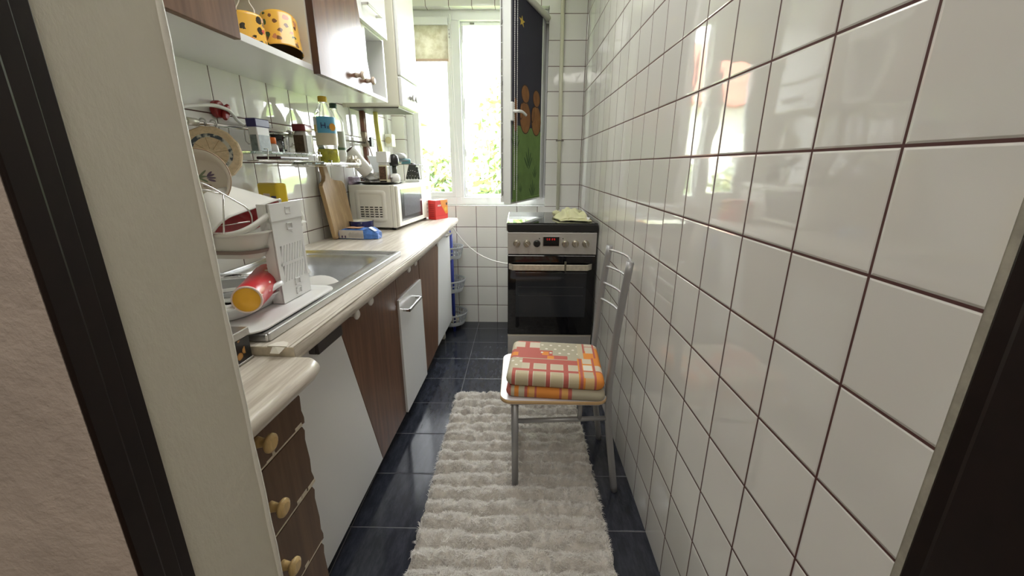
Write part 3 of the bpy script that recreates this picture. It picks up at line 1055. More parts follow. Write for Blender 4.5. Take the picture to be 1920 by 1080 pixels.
# drawer unit
du = thing('drawer_unit', 'worn dark walnut drawer unit with beech knobs next to the doorway', 'cabinet', (0.3, 0.1, 0.0), LF)
MB(LF).box((0.02, -0.075, 0.0), (0.54, 0.215, 0.795)).build('carcass', M['walnut_dark'], du)
rr = random.Random(11)
zs = [0.793, 0.690, 0.545, 0.395, 0.22, 0.06]
for i in range(5):
    zt, zb = zs[i] - 0.002, zs[i + 1] + 0.002
    pts = [(-0.072, zb), ]
    n = 9
    for k in range(n + 1):           # chipped lower edge
        pts.append((-0.072 + 0.295 * k / n, zb + (0.004 * rr.random() if 0 < k < n else 0)))
    pts += [(0.224, zb + 0.012), (0.219, zb + 0.03), (0.221, zb + 0.06), (0.216, zt - 0.03), (0.2195, zt - 0.012), (0.214, zt), (-0.072, zt)]
    pts = pts[1:]
    dd = MB(LF).prism(pts, 0.542, 0.560, axis=0).build('drawer', M['walnut_dark'], du, fix=True)
    e = MB(LF)
    for k in range(7):
        a = rr.uniform(-0.06, 0.2)
        e.box((0.5602, a, zb + 0.0005), (0.5607, a + rr.uniform(0.006, 0.03), zb + rr.uniform(0.004, 0.010)))
    e.box((0.5602, -0.07, zb - 0.001), (0.5606, 0.215, zb + 0.0024))
    e.build('chipped_edge', M['raw_edge'], dd)
    zk = (zt + zb) / 2
    knob('knob', dd, LF, 0.560, 0.092, (0.745, 0.612, 0.478, 0.315, 0.15)[i], M['beech'], 0.0165, 0.03)


def front(name, poly, mat, parent, u0=FU - 0.017, u1=FU, bevel=0.001):
    return MB(LF).prism(poly, u0, u1, axis=0).build(name, mat, parent, bevel=bevel, fix=True)


# white front with a dark bar handle
c1 = thing('base_cabinet', 'base unit with a large plain white front and dark grip handle beside the drawers', 'cabinet', (0.2, 0.5, 0.0), LF)
MB(LF).box((0.02, 0.235, 0.062), (FU - 0.018, 0.595, 0.805)).build('carcass', M['white_lam'], c1)
f1 = front('door', [(0.235, 0.055), (0.860, 0.078), (0.634, 0.765), (0.628, 0.805), (0.235, 0.805)], M['white_lam'], c1)
b = MB(LF)
b.box((FU, 0.48, 0.742), (FU + 0.028, 0.615, 0.750)).box((FU + 0.020, 0.48, 0.712), (FU + 0.028, 0.615, 0.742)).box((FU, 0.48, 0.712), (FU + 0.02, 0.488, 0.742)).box((FU, 0.607, 0.712), (FU + 0.02, 0.615, 0.742))
b.build('handle', M['dark_handle'], f1, bevel=0.002)
# sink unit
c2 = thing('base_cabinet', 'sink base unit with a wide walnut door and two white knobs', 'cabinet', (0.2, 0.9, 0.0), LF)
MB(LF).box((0.02, 0.647, 0.085), (FU - 0.018, 1.158, 0.66)).build('carcass', M['white_lam'], c2)
f2 = front('door', [(0.862, 0.078), (1.1585, 0.085), (1.1585, 0.805), (0.630, 0.805), (0.637, 0.765)], M['walnut'], c2)
knob('knob', f2, LF, FU, 0.722, 0.735, M['white_knob'], 0.017, 0.032)
knob('knob', f2, LF, FU, 0.835, 0.742, M['white_knob'], 0.017, 0.032)
# white door + walnut drawer front
c3 = thing('base_cabinet', 'base unit with walnut drawer front over a white door with square chrome handle', 'cabinet', (0.2, 1.3, 0.0), LF)
MB(LF).box((0.02, 1.160, 0.097), (FU - 0.018, 1.512, 0.66)).build('carcass', M['white_lam'], c3)
f3 = front('drawer', [(1.162, 0.60), (1.504, 0.60), (1.50, 0.805), (1.162, 0.805)], M['walnut'], c3)
knob('knob', f3, LF, FU, 1.272, 0.745, M['white_knob'], 0.016, 0.03)
knob('knob', f3, LF, FU, 1.372, 0.75, M['white_knob'], 0.016, 0.03)
f3b = front('door', [(1.166, 0.085), (1.512, 0.095), (1.502, 0.635), (1.158, 0.635)], M['white_lam'], c3, FU - 0.010, FU + 0.008)
bow_handle(f3b, LF, FU + 0.008, 1.20, 1.40, 0.575, M['chrome'], t=0.011, out=0.032)
# narrow walnut door
c4 = thing('base_cabinet', 'base unit with a plain tall walnut door, one white knob, between two white doors', 'cabinet', (0.2, 1.7, 0.0), LF)
MB(LF).box((0.02, 1.514, 0.12), (FU - 0.018, 1.80, 0.80)).build('carcass', M['white_lam'], c4)
f4 = front('door', [(1.516, 0.097), (1.806, 0.125), (1.93, 0.745), (1.93, 0.805), (1.506, 0.805)], M['walnut'], c4)
knob('knob', f4, LF, FU, 1.82, 0.755, M['white_knob'], 0.015, 0.028)
# last white door
c5 = thing('base_cabinet', 'last base unit with a tall white door under the far end of the worktop', 'cabinet', (0.2, 2.1, 0.0), LF)
MB(LF).box((0.02, 1.802, 0.132), (FU - 0.018, 2.225, 0.80)).box((0.02, 2.19, 0.0), (FU - 0.05, 2.222, 0.132)).build('carcass', M['white_in'], c5)
f5 = front('door', [(1.808, 0.125), (2.238, 0.135), (2.262, 0.805), (1.933, 0.805), (1.932, 0.745)], M['white_lam'], c5)
bow_handle(f5, LF, FU, 2.06, 2.20, 0.757, M['chrome'], t=0.009, out=0.028)
# plinth strip
tag(MB(LF).hexa([(FU - 0.05, 0.24, 0.0), (FU - 0.035, 0.24, 0.0), (FU - 0.085, 2.185, 0.0), (FU - 0.10, 2.185, 0.0)], [(FU - 0.05, 0.24, 0.058), (FU - 0.035, 0.24, 0.058), (FU - 0.085, 2.185, 0.061), (FU - 0.10, 2.185, 0.061)]).build('plinth', plain('pale_plinth', (0.55, 0.50, 0.42), 0.5), fix=True),
    'low recessed plinth strip under the base unit doors', 'plinth')

# ------------------------------------------------------------------ sink
si = thing('sink', 'stainless steel sink with drainer set into the worktop', 'sink', (0.26, 0.66, 0.85), LF)
SU0, SU1, SV0, SV1 = 0.045, 0.488, 0.262, 1.075
zr = ZT + 0.012
b = MB(LF)
bu0, bu1, bv0, bv1, bd = 0.105, 0.425, 0.615, 1.02, 0.70
outer = rrect(bu0 - 0.012, bu1 + 0.012, bv0 - 0.012, bv1 + 0.012, 0.075, 7)
N = len(outer)
# flat deck around the bowl: bridge the bowl ring to a rectangle ring
rect = []
for (u, v) in outer:
    cu, cv = (bu0 + bu1) / 2, (bv0 + bv1) / 2
    du_, dv_ = u - cu, v - cv
    hu, hv = 0.17 + 0.0, 0.22
    k = max(abs(du_) / 0.19, abs(dv_) / 0.235)
    rect.append((cu + du_ / k, cv + dv_ / k))
cu0, cu1, cv0, cv1 = (bu0 + bu1) / 2 - 0.19, (bu0 + bu1) / 2 + 0.19, (bv0 + bv1) / 2 - 0.235, (bv0 + bv1) / 2 + 0.235
rings = [[(u, v, zr - 0.003) for u, v in rect], [(u, v, zr - 0.003) for u, v in outer]]
for ins, z in ((0.004, zr - 0.006), (0.010, zr - 0.014), (0.014, zr - 0.05), (0.02, bd + 0.035), (0.035, bd + 0.010), (0.06, bd)):
    rings.append([(u, v, z) for u, v in rrect(bu0 - 0.012 + ins, bu1 + 0.012 - ins, bv0 - 0.012 + ins, bv1 + 0.012 - ins, max(0.02, 0.075 - ins * .4), 7)])
b.loft(rings, cap0=False)
b.build('bowl', M['steel_sink'], si, fix=False)
b = MB(LF)
zq = zr - 0.003
for (a0, a1, c0, c1) in ((SU0, cu0, SV0, SV1), (cu1, SU1, SV0, SV1), (cu0, cu1, SV0, cv0), (cu0, cu1, cv1, SV1)):
    b.box((a0, c0, ZT + 0.0005), (a1, c1, zq))
b.build('deck', M['steel_sink'], si)
b = MB(LF)
b.box((SU1 - 0.012, SV0, ZT + 0.0005), (SU1 + 0.004, SV1, zr + 0.006))
b.box((SU0 - 0.004, SV0, ZT + 0.0005), (SU0 + 0.010, SV1, zr + 0.006))
b.box((SU0, SV0 - 0.004, ZT + 0.0005), (SU1, SV0 + 0.008, zr + 0.004))
b.box((SU0, SV1 - 0.008, ZT + 0.0005), (SU1, SV1 + 0.004, zr + 0.006))
b.build('raised_rim', M['steel_sink'], si, bevel=0.003)
b = MB(LF)
for k in range(9):
    u = 0.11 + k * 0.033
    b.box((u, 0.30, zq), (u + 0.010, 0.57, zq + 0.003))
b.build('drainer_ribs', M['steel_sink'], si, bevel=0.002)
MB(LF).at(((bu0 + bu1) / 2, (bv0 + bv1) / 2, bd + 0.0005)).lathe([(0.001, 0.0015), (0.025, 0.0015), (0.034, 0.003), (0.04, 0.0)], 28, cap0=False, cap1=False).build('waste', M['chrome'], si)
# things lying in the sink
t = thing('plate', 'pale plate leaning in the sink bowl behind the drainer', 'plate', (0.385, 0.69, 0.80), LF)
X = aim((0.375, 0.655, 0.815), (0.15, -0.55, 0.8))
MB(LF).mat(X).lathe([(0.001, 0.003), (0.045, 0.003), (0.07, 0.012), (0.072, 0.010), (0.047, 0.0), (0.001, 0.0)], 36, cap0=False, cap1=False).build('dish', M['white_ceramic'], t)

# ------------------------------------------------------------------ patterned tin on the low worktop
tn = thing('tin_box', 'small dark tin with floral print and silver lid on the low worktop', 'tin', (0.44, 0.15, 0.83), LF)


def floral():
    m, t = newmat('floral_print')
    o = t.obj()
    vo = t.n('ShaderNodeTexVoronoi')
    t.link(o, vo.inputs['Vector'])
    vo.inputs['Scale'].default_value = 60
    nz = t.noise(o, 160, 2)
    d = t.m('ADD', vo.outputs['Distance'], t.m('MULTIPLY', nz, 0.3))
    c = t.mix(t.m('LESS_THAN', d, 0.62), (0.012, 0.008, 0.008), (0.42, 0.20, 0.05))
    hs = t.n('ShaderNodeSeparateColor')
    t.link(vo.outputs['Color'], hs.inputs[0])
    c2 = t.mix(t.m('GREATER_THAN', hs.outputs[0], 0.55), (0.50, 0.26, 0.08), (0.38, 0.10, 0.14))
    c = t.mix(t.m('LESS_THAN', d, 0.5), c, c2)
    c = t.mix(t.m('LESS_THAN', d, 0.27), c, (0.62, 0.5, 0.34))
    t.pbr(c, 0.3)
    return m


MB(LF).box((0.34, 0.085, 0.8302), (0.4745, 0.229, 0.878)).build('body', M['black_plastic'], tn, bevel=0.002)
MB(LF).box((0.4747, 0.085, 0.834), (0.4753, 0.212, 0.877)).build('floral_panel', floral(), tn)
MB(LF).box((0.338, 0.083, 0.878), (0.4765, 0.231, 0.893)).build('lid', M['steel'], tn, bevel=0.002)
MB(LF).box((0.338, 0.083, 0.8302), (0.4765, 0.231, 0.834)).build('base_rim', M['steel'], tn, bevel=0.001)

# ------------------------------------------------------------------ plastic two tier drainer
dr = thing('dish_drainer', 'white plastic two tier dish drainer with slotted end panel over the sink', 'drainer', (0.3, 0.4, 0.865), LF)
DW = M['white_plastic']
m_dirty = plain('off_white_plastic', (0.72, 0.71, 0.66), 0.35)


def tray(name, u0, u1, v0, v1, z0, z1, r, wall, mat, flare=0.006, parent=dr, rimw=0.006):
    b = MB(LF)
    prof = [(wall + flare, z0), (flare + wall * .3, z0 + (z1 - z0) * .25), (0.0, z1 - 0.003), (-rimw, z1 - 0.003), (-rimw, z1), (wall * .5 + 0.002, z1), (flare + wall, z0 + 0.004)]
    rings = []
    for ins, z in prof:
        rings.append([(u, v, z) for u, v in rrect(u0 + ins, u1 - ins, v0 + ins, v1 - ins, max(0.004, r - ins * .5), 6)])
    b.loft(rings)
    return b.build(name, mat, parent, auto=math.radians(45))


tray('drip_tray', 0.15, 0.474, 0.248, 0.572, 0.8625, 0.872, 0.035, 0.004, DW, 0.010)
lt = tray('lower_basket', 0.10, 0.405, 0.278, 0.575, 0.868, 0.900, 0.075, 0.006, DW, 0.012)
ut = tray('upper_basket', 0.02, 0.412, 0.372, 0.605, 0.985, 1.044, 0.045, 0.005, m_dirty, 0.014)
b = MB(LF)
for z0, z1, ins in ((0.996, 1.0035, 0.0090),):
    b.loft([[(u, v, z) for u, v in rrect(0.02 + i2, 0.412 - i2, 0.372 + i2, 0.605 - i2, 0.04, 6)] for i2, z in ((0.0108, z0), (0.0075, z1), (0.0135, z1), (0.0165, z0))], cap0=False, cap1=False)
b.build('brown_stripe', plain('greyish_brown_band', (0.26, 0.19, 0.17), 0.6), ut)


def panel(u, s):
    """slotted end panel, flanges pointing away from side s"""
    b = MB(LF)
    v0, v1, th = 0.432, 0.550, 0.004
    ua, ub = u - th / 2, u + th / 2
    b.box((ua, v0, 1.003), (ub, v1, 1.098))
    b.box((ua, v0, 0.868), (ub, v1, 0.917))
    b.box((ua, v0, 0.917), (ub, v0 + 0.016, 1.003))
    b.box((ua, v1 - 0.012, 0.917), (ub, v1, 1.003))
    n = 8
    for row, (za, zb) in enumerate(((0.917, 0.956), (0.962, 1.003))):
        for k in range(n + 1):
            va = v0 + 0.010 + (v1 - v0 - 0.028) * k / n
            sl = 0.013
            w_ = 0.0087
            p = [(va, za), (va + w_, za), (va + w_ + sl, zb), (va + sl, zb)]
            p = [(min(max(a, v0 + .012), v1 - .008), c) for a, c in p]
            b.prism(p, ua, ub, axis=0)
    b.box((ua, v0 + .01, 0.9555), (ub, v1 - .01, 0.9625))
    # flanges
    d = -0.026 * s
    for va in (v0, v1 - th):
        b.box((u, va, 0.868), (u + d, va + th, 1.098))
    # thicker cap that carries the upper basket
    b.box((ua - 0.002, v0 - 0.003, 1.062), (ub + 0.002, v1 + 0.003, 1.101))
    b.box((u + d, v0 - 0.003, 1.062), (u, v0 + 0.002, 1.101))
    for z in (1.083, 1.045, 0.908, 0.884):
        for q in ((-.011, -.0085), (.0085, .011)):
            b.box((ub, 0.496 + q[0], z - 0.008), (ub + 0.003, 0.496 + q[1], z + 0.008))
        for q in ((-.008, -.006), (.006, .008)):
            b.box((ub, 0.485, z + q[0]), (ub + 0.003, 0.507, z + q[1]))
    return b.build('end_panel', DW, dr)


panel(0.418, 1)
panel(0.045, -1)
for v, vv in ((0.372, 0.434), (0.61, 0.549)):
    MB(LF).tube(spline([(0.33, v, 1.041), (0.37, v, 1.043), (0.398, (v * 2 + vv) / 3, 1.055), (0.415, vv, 1.078)], 6), 0.0065, 8).build('upper_arm', m_dirty, dr)
for v, vv in ((0.283, 0.434), (0.60, 0.549)):
    MB(LF).tube(spline([(0.24, v, 0.899), (0.34, v, 0.899), (0.400, v + (vv - v) * .4, 0.902), (0.418, vv, 0.920)], 6), 0.0065, 8).build('lower_arm', DW, dr)

# dishes in the drainer
pl = thing('plate', 'cream soup plate with a lavender sprig, standing in the upper basket', 'plate', (0.276, 0.462, 1.07), LF)
X = aim((0.250, 0.468, 1.146), (0.30, -0.93, 0.22))
m_plate = plain('cream_glazed_plate', (0.66, 0.58, 0.50), 0.2)
b = MB(LF).mat(X).lathe([(0.001, 0.0), (0.047, 0.0), (0.051, 0.004), (0.060, 0.030), (0.068, 0.0345), (0.0685, 0.0325), (0.061, 0.026), (0.053, -0.003), (0.001, -0.003)], 48, cap0=False, cap1=False)
b.build('dish', m_plate, pl)
b = MB(LF)
ring = [X @ Vector((0.0683 * math.cos(a), 0.0683 * math.sin(a), 0.034)) for a in [2 * PI * k / 48 for k in range(48)]]
b.tube(ring, 0.0012, 6, closed=True)
b.build('brown_rim', plain('brown_rim_line', (0.40, 0.27, 0.18), 0.3), pl)
b = MB(LF).mat(X)


def disc(pts, mi, z=0.0006):
    v = [(p[0], p[1], z) for p in pts]
    ar = sum(v[i][0] * v[(i + 1) % len(v)][1] - v[(i + 1) % len(v)][0] * v[i][1] for i in range(len(v)))
    b.add(v, [list(range(len(v))) if ar > 0 else list(range(len(v)))[::-1]], mi)


# the plate's own axes: find which local direction is up
upl = X.inverted().to_3x3() @ Vector((0, 0, 1))
al = math.atan2(upl.y, upl.x) - PI / 2


def rp(x, y):
    x, y = x * 0.8 - 0.004, y * 0.8 + 0.004
    return (x * math.cos(al) - y * math.sin(al), x * math.sin(al) + y * math.cos(al))


for (cx, cy, ra, rb, tl, mi) in ((0.0, 0.012, 0.016, 0.0028, 0.0, 0), (0.004, 0.02, 0.014, 0.003, 0.8, 0), (0.006, 0.002, 0.013, 0.003, -0.5, 0), (-0.005, 0.008, 0.014, 0.002, 0.2, 0),
                                 (0.024, 0.015, 0.011, 0.003, 0.3, 1), (0.026, 0.008, 0.012, 0.0028, 0.0, 1), (0.022, 0.020, 0.009, 0.003, 0.8, 1), (0.027, 0.001, 0.010, 0.003, -0.25, 1),
                                 (0.014, -0.014, 0.011, 0.0045, 0.1, 2)):
    disc([rp(cx + ra * math.cos(a) * math.cos(tl) - rb * math.sin(a) * math.sin(tl), cy + ra * math.cos(a) * math.sin(tl) + rb * math.sin(a) * math.cos(tl)) for a in [2 * PI * k / 14 for k in range(14)]], mi, 0.0005 + 0.0001 * mi)
b.build('lavender_print', [plain('sage_print', (0.22, 0.26, 0.17), 0.4), plain('lavender_print', (0.15, 0.10, 0.17), 0.4), plain('mauve_print', (0.33, 0.24, 0.22), 0.4)], pl)

# white casserole with red inside, on its side
cs = thing('casserole_dish', 'white square casserole dish with red glazed inside, lying tilted in the upper basket', 'dish', (0.36, 0.46, 1.05), LF)
xe = Vector((0.0, 0.992, 0.125)).normalized()
zp = Vector((0.0, -0.125, 0.992)).normalized()
vv = Vector((-1, 0, 0))
Nn = (-0.72 * vv - 0.69 * zp).normalized()
Yd = (0.72 * zp - 0.69 * vv).normalized()
Pc = Vector((0.366, 0.466, 1.090)) - Yd * 0.050
X = Matrix(((xe.x, Yd.x, Nn.x, Pc.x), (xe.y, Yd.y, Nn.y, Pc.y), (xe.z, Yd.z, Nn.z, Pc.z), (0, 0, 0, 1)))
if xe.cross(Yd).dot(Nn) < 0:
    X = Matrix(((-xe.x, Yd.x, Nn.x, Pc.x), (-xe.y, Yd.y, Nn.y, Pc.y), (-xe.z, Yd.z, Nn.z, Pc.z), (0, 0, 0, 1)))


def sqring(hx, hy, r, z):
    return [(u, v, z) for u, v in rrect(-hx, hx, -hy, hy, r, 6)]


MB(LF).mat(X).loft([sqring(0.042, 0.026, 0.016, -0.088), sqring(0.050, 0.032, 0.02, -0.083), sqring(0.108, 0.050, 0.03, -0.006), sqring(0.116, 0.054, 0.03, -0.001), sqring(0.115, 0.053, 0.03, 0.001), sqring(0.108, 0.048, 0.028, 0.0)], cap1=False).build('body', M['white_ceramic'], cs, auto=math.radians(50))
MB(LF).mat(X).loft([sqring(0.108, 0.048, 0.028, 0.0002), sqring(0.100, 0.043, 0.028, -0.010), sqring(0.050, 0.028, 0.018, -0.072), sqring(0.038, 0.02, 0.012, -0.077)], cap0=False).build('inside', M['red'], cs, auto=math.radians(50))

# chrome wire rack holding the plates
wr = thing('wire_plate_rack', 'thin chrome wire plate rack standing in the upper basket in front of the plate', 'rack', (0.36, 0.36, 1.04), LF)
b = MB(LF)
b.tube(spline([(0.392, 0.26, 1.162), (0.392, 0.30, 1.149), (0.392, 0.34, 1.129), (0.392, 0.37, 1.113), (0.392, 0.395, 1.099), (0.392, 0.408, 1.084), (0.390, 0.412, 1.068), (0.386, 0.412, 1.052)], 6), 0.0017, 8)
b.tube([(0.392, 0.34, 1.129), (0.388, 0.326, 1.053), (0.36, 0.322, 1.054), (0.27, 0.33, 1.058)], 0.0017, 8)
b.tube([(0.392, 0.34, 1.129), (0.36, 0.335, 1.136), (0.325, 0.333, 1.140), (0.325, 0.338, 1.143), (0.37, 0.345, 1.134)], 0.0014, 8)
b.tube([(0.28, 0.37, 1.058), (0.34, 0.39, 1.060), (0.386, 0.41, 1.066)], 0.0014, 8)
b.build('wire', M['chrome'], wr)

# red tumbler with orange base lying in the lower basket
tb = thing('tumbler', 'red tumbler with white flecks and orange base lying in the lower basket', 'tumbler', (0.40, 0.33, 0.91), LF)
ax = Vector((-0.105, 0.28, 0.004)).normalized()
X = aim((0.418, 0.314, 0.9165), ax, (0, 0, 1))


def flecks():
    m, t = newmat('red_with_white_flecks')
    o = t.obj()
    mp = t.n('ShaderNodeMapping')
    t.link(o, mp.inputs[0])
    mp.inputs['Scale'].default_value = (1.0, 0.55, 1.6)
    mp.inputs['Rotation'].default_value = (0, 0, 0.5)
    vo = t.n('ShaderNodeTexVoronoi')
    t.link(mp.outputs[0], vo.inputs['Vector'])
    vo.inputs['Scale'].default_value = 42
    c = t.mix(t.m('LESS_THAN', vo.outputs['Distance'], 0.16), (0.56, 0.018, 0.028), (0.85, 0.70, 0.62))
    t.pbr(c, 0.3)
    return m


MB(LF).mat(X).lathe([(0.0285, 0.003), (0.0295, 0.012), (0.034, 0.18), (0.033, 0.18), (0.028, 0.02)], 36, cap0=False, cap1=True).build('body', flecks(), tb)
MB(LF).mat(X).lathe([(0.001, 0.0), (0.0255, 0.0), (0.0255, 0.004)], 36, cap0=False).build('base', plain('orange_base', (0.92, 0.46, 0.03), 0.45), tb)
MB(LF).mat(X).lathe([(0.0255, 0.001), (0.0285, 0.0), (0.029, 0.004)], 36, cap0=False, cap1=False).build('base_ring', plain('pink_white_ring', (0.80, 0.62, 0.55), 0.4), tb, solid=0.001)
gb = thing('glass_bowl', 'clear glass bowl upside down behind the red tumbler in the lower basket', 'bowl', (0.27, 0.42, 0.875), LF)
m_glass = glassy('clear_glass')
MB(LF).at((0.285, 0.455, 0.875)).lathe([(0.062, 0.0), (0.060, 0.02), (0.045, 0.045), (0.02, 0.052), (0.001, 0.052)], 36, cap0=False, cap1=False).build('body', m_glass, gb, solid=0.0025)
gb = thing('glass_bowl', 'small clear glass dish at the near end of the lower basket', 'bowl', (0.22, 0.335, 0.875), LF)
MB(LF).at((0.22, 0.335, 0.875)).lathe([(0.001, 0.0), (0.028, 0.0), (0.04, 0.025), (0.042, 0.03)], 28, cap0=False, cap1=False).build('body', m_glass, gb, solid=0.0025)

# yellow packet standing against the wall behind the drainer
yp = thing('yellow_box', 'yellow box with blue lettering standing against the tiles behind the drainer', 'box', (0.05, 0.95, 0.865), LF)
X = Matrix.Translation((0.062, 1.005, 0.8622)) @ Matrix.Rotation(math.radians(-24), 4, 'Z')
m_yel = plain('yellow_carton', (0.70, 0.50, 0.015), 0.35)
b = MB(LF).mat(X).box((-0.045, -0.03, 0.0), (0.065, 0.012, 0.262)).build('carton', m_yel, yp, bevel=0.008, seg=3)
b = MB(LF).mat(X)
b.box((-0.012, -0.0308, 0.150), (0.025, -0.0300, 0.226), 0)
for k in range(5):
    b.box((0.031, -0.0308, 0.155 + 0.014 * k), (0.058 - 0.004 * (k % 2), -0.0300, 0.1625 + 0.014 * k), 1)
b.build('printed_label', [plain('pale_label', (0.75, 0.62, 0.55), 0.5), plain('dark_blue_print', (0.05, 0.06, 0.16), 0.5)], yp)

# ------------------------------------------------------------------ rail, hooks and hanging things
rl = thing('wall_rail', 'thin chrome utensil rail with end knobs along the tiled left wall', 'rail', (0.055, 0.8, 1.30), LF)
MB(LF).tube([(0.055, 0.30, 1.297), (0.055, 2.02, 1.306)], 0.0055, 12).build('rod', M['chrome'], rl)
for v in (0.703, 1.19, 1.98):
    MB(LF).tube([(0.001, v, 1.30), (0.055, v, 1.30)], 0.007, 10).tube([(0.055, v - 0.018, 1.30), (0.055, v + 0.018, 1.30)], 0.011, 12).build('bracket', plain('satin_bracket', (0.62, 0.60, 0.52), 0.35, 0.5), rl)
for i, (v, lab) in enumerate(((0.745, 'steel hook on the rail, the one nearest the doorway'), (0.785, 'steel hook on the rail above the round wooden board'), (0.935, 'steel hook on the rail left of the blue lidded tub'), (1.168, 'steel hook on the rail beside the dark red lidded jar'))):
    p = [(0.055 + 0.0105 * math.cos(a), v, 1.302 + 0.0105 * math.sin(a)) for a in [math.radians(-60 + 25 * k) for k in range(10)]]
    p += [(0.042, v, 1.285), (0.042, v, 1.262), (0.050, v, 1.252), (0.062, v, 1.255), (0.066, v, 1.268)]
    tag(MB(LF).tube(p, 0.0022, 8).build('rail_hook', M['steel']), lab, 'hook', 'hooks on the utensil rail')
# round wooden board with a blue band
rb = thing('round_board', 'round wooden trivet board with a blue patterned band hanging from the rail', 'board', (0.05, 0.80, 1.20), LF)
X = aim((0.068, 0.742, 1.217), (0.50, -0.86, 0.10), (1, 0.3, 0))
m_maple = wood('pale_maple', (0.66, 0.52, 0.34), (0.58, 0.43, 0.26), 1, scale=12, rough=0.5)
MB(LF).mat(X).lathe([(0.001, -0.020), (0.071, -0.020), (0.075, -0.016), (0.075, 0.012), (0.071, 0.016), (0.001, 0.016)], 14, cap0=False, cap1=False, smooth=False).build('disc', m_maple, rb)


def bandmat():
    m, t = newmat('blue_marbled_band')
    nz = t.noise(t.obj(), 55, 3, 0.6)
    t.pbr(t.mix(t.mapr(nz, 0.42, 0.56), (0.045, 0.06, 0.075), (0.50, 0.48, 0.40)), 0.5)
    return m


b = MB(LF).mat(X)
v, f = [], []
for k in range(49):
    a = 2 * PI * k / 48
    for r in (0.043, 0.053):
        v.append((r * math.cos(a), r * math.sin(a), 0.0166))
b.add(v, [(2 * k, 2 * k + 1, 2 * k + 3, 2 * k + 2) for k in range(48)])
b.build('blue_band', bandmat(), rb)
b = MB(LF).mat(X)
for k in range(8):
    a = 2 * PI * k / 8 + 0.2
    c_, s_ = math.cos(a), math.sin(a)
    b.add([(0.01 * c_ - .0006 * s_, 0.01 * s_ + .0006 * c_, .0167), (0.01 * c_ + .0006 * s_, 0.01 * s_ - .0006 * c_, .0167), (0.043 * c_ + .0006 * s_, 0.043 * s_ - .0006 * c_, .0167), (0.043 * c_ - .0006 * s_, 0.043 * s_ + .0006 * c_, .0167)], [(0, 1, 2, 3)])
b.build('groove', plain('dark_groove', (0.30, 0.20, 0.10), 0.7), rb)
# red hook with cable
tag(MB(LF).prism([(a, c) for a, c in ell(0.872, 1.352, 0.024, 0.026, 20)], 0.001, 0.022, axis=0).prism(ell(0.885, 1.345, 0.013, 0.028, 16, -0.5), 0.022, 0.034, axis=0).build('wall_hook', plain('red_plastic_hook', (0.30, 0.02, 0.02), 0.25), bevel=0.005, seg=3, fix=True),
    'red round plastic hook on the wall tiles carrying the white cable', 'hook')
tag(MB(LF).tube(spline([(0.03, 0.62, 1.27), (0.03, 0.68, 1.325), (0.03, 0.74, 1.345), (0.036, 0.82, 1.357), (0.040, 0.872, 1.352), (0.036, 0.90, 1.342), (0.02, 0.945, 1.325), (0.012, 1.0, 1.315), (0.012, 1.2, 1.312)], 6), 0.0055, 10).build('cable', M['cable']),
    'white cable looping over the red wall hook', 'cable')

# ------------------------------------------------------------------ glass shelves in wire holders
m_shelf = glassy('greenish_shelf_glass', (0.80, 0.92, 0.88))


def shelf(name, label, u0, u1, v0, v1, z, zl):
    t = thing(name, label, 'shelf', ((u0 + u1) / 2, (v0 + v1) / 2, z), LF, 'small shelves hung on the utensil rail')
    MB(LF).box((u0, v0, z), (u1, v1, z + 0.008)).build('glass_plate', m_shelf, t, bevel=0.001)
    b = MB(LF)
    r = 0.002
    for v in (v0 + 0.05, v1 - 0.03):
        b.tube([(0.052, v, 1.300), (0.044, v, zl), (u1 + 0.004, v, zl), (u1 + 0.008, v, z + 0.016), (u1 - 0.004, v, z + 0.016)], r, 8)
    for u in (0.046, (u0 + u1) / 2, u1 + 0.004):
        b.tube([(u, v0, zl), (u, v1, zl)], r, 8)
    b.tube([(0.05, v0 - 0.02, 1.262), (0.05, v0 + 0.06, 1.262)], r, 8)
    b.build('wire_holder', M['chrome'], t)
    return t


shelf('glass_shelf', 'small glass shelf holding blue lidded tub and dark spice jar', 0.028, 0.160, 0.80, 1.20, 1.218, 1.198)
shelf('glass_shelf', 'small glass shelf holding the oil bottles, further along the rail', 0.028, 0.160, 1.208, 1.56, 1.188, 1.182)

bt = thing('plastic_tub', 'clear square tub with a dark blue lid on the first glass shelf', 'tub', (0.11, 0.90, 1.226), LF)
m_cloudy = plain('cloudy_plastic', (0.70, 0.70, 0.68), 0.25)
MB(LF).box((0.106, 0.860, 1.2265), (0.134, 0.925, 1.303)).build('body', m_cloudy, bt, bevel=0.004, seg=3)
MB(LF).box((0.1341, 0.866, 1.229), (0.1344, 0.920, 1.277)).box((0.110, 0.8596, 1.229), (0.131, 0.8599, 1.277)).build('contents', plain('grey_contents', (0.17, 0.20, 0.21), 0.3, var=0.3, vscale=60), bt)
MB(LF).box((0.104, 0.857, 1.300), (0.136, 0.928, 1.326)).build('lid', plain('dark_blue_lid', (0.016, 0.014, 0.10), 0.35), bt, bevel=0.003)
ob = thing('small_bottle', 'small white bottle with an orange cap behind the blue lidded tub', 'bottle', (0.10, 0.96, 1.226), LF)
MB(LF).at((0.120, 0.958, 1.2265)).lathe([(0.014, 0), (0.015, 0.003), (0.013, 0.022), (0.007, 0.028)], 20).build('body', M['white_plastic'], ob)
MB(LF).at((0.120, 0.958, 1.2545)).lathe([(0.0095, 0), (0.0095, 0.018), (0.0085, 0.020)], 20).build('cap', plain('orange_cap', (0.85, 0.18, 0.02), 0.35), ob)
gm = thing('glass_mug', 'clear glass mug between the orange capped bottle and the spice jar', 'mug', (0.08, 1.03, 1.226), LF)
MB(LF).at((0.075, 1.035, 1.2265)).lathe([(0.028, 0), (0.031, 0.004), (0.031, 0.062)], 28, cap1=False).build('body', m_glass, gm, solid=0.0025)
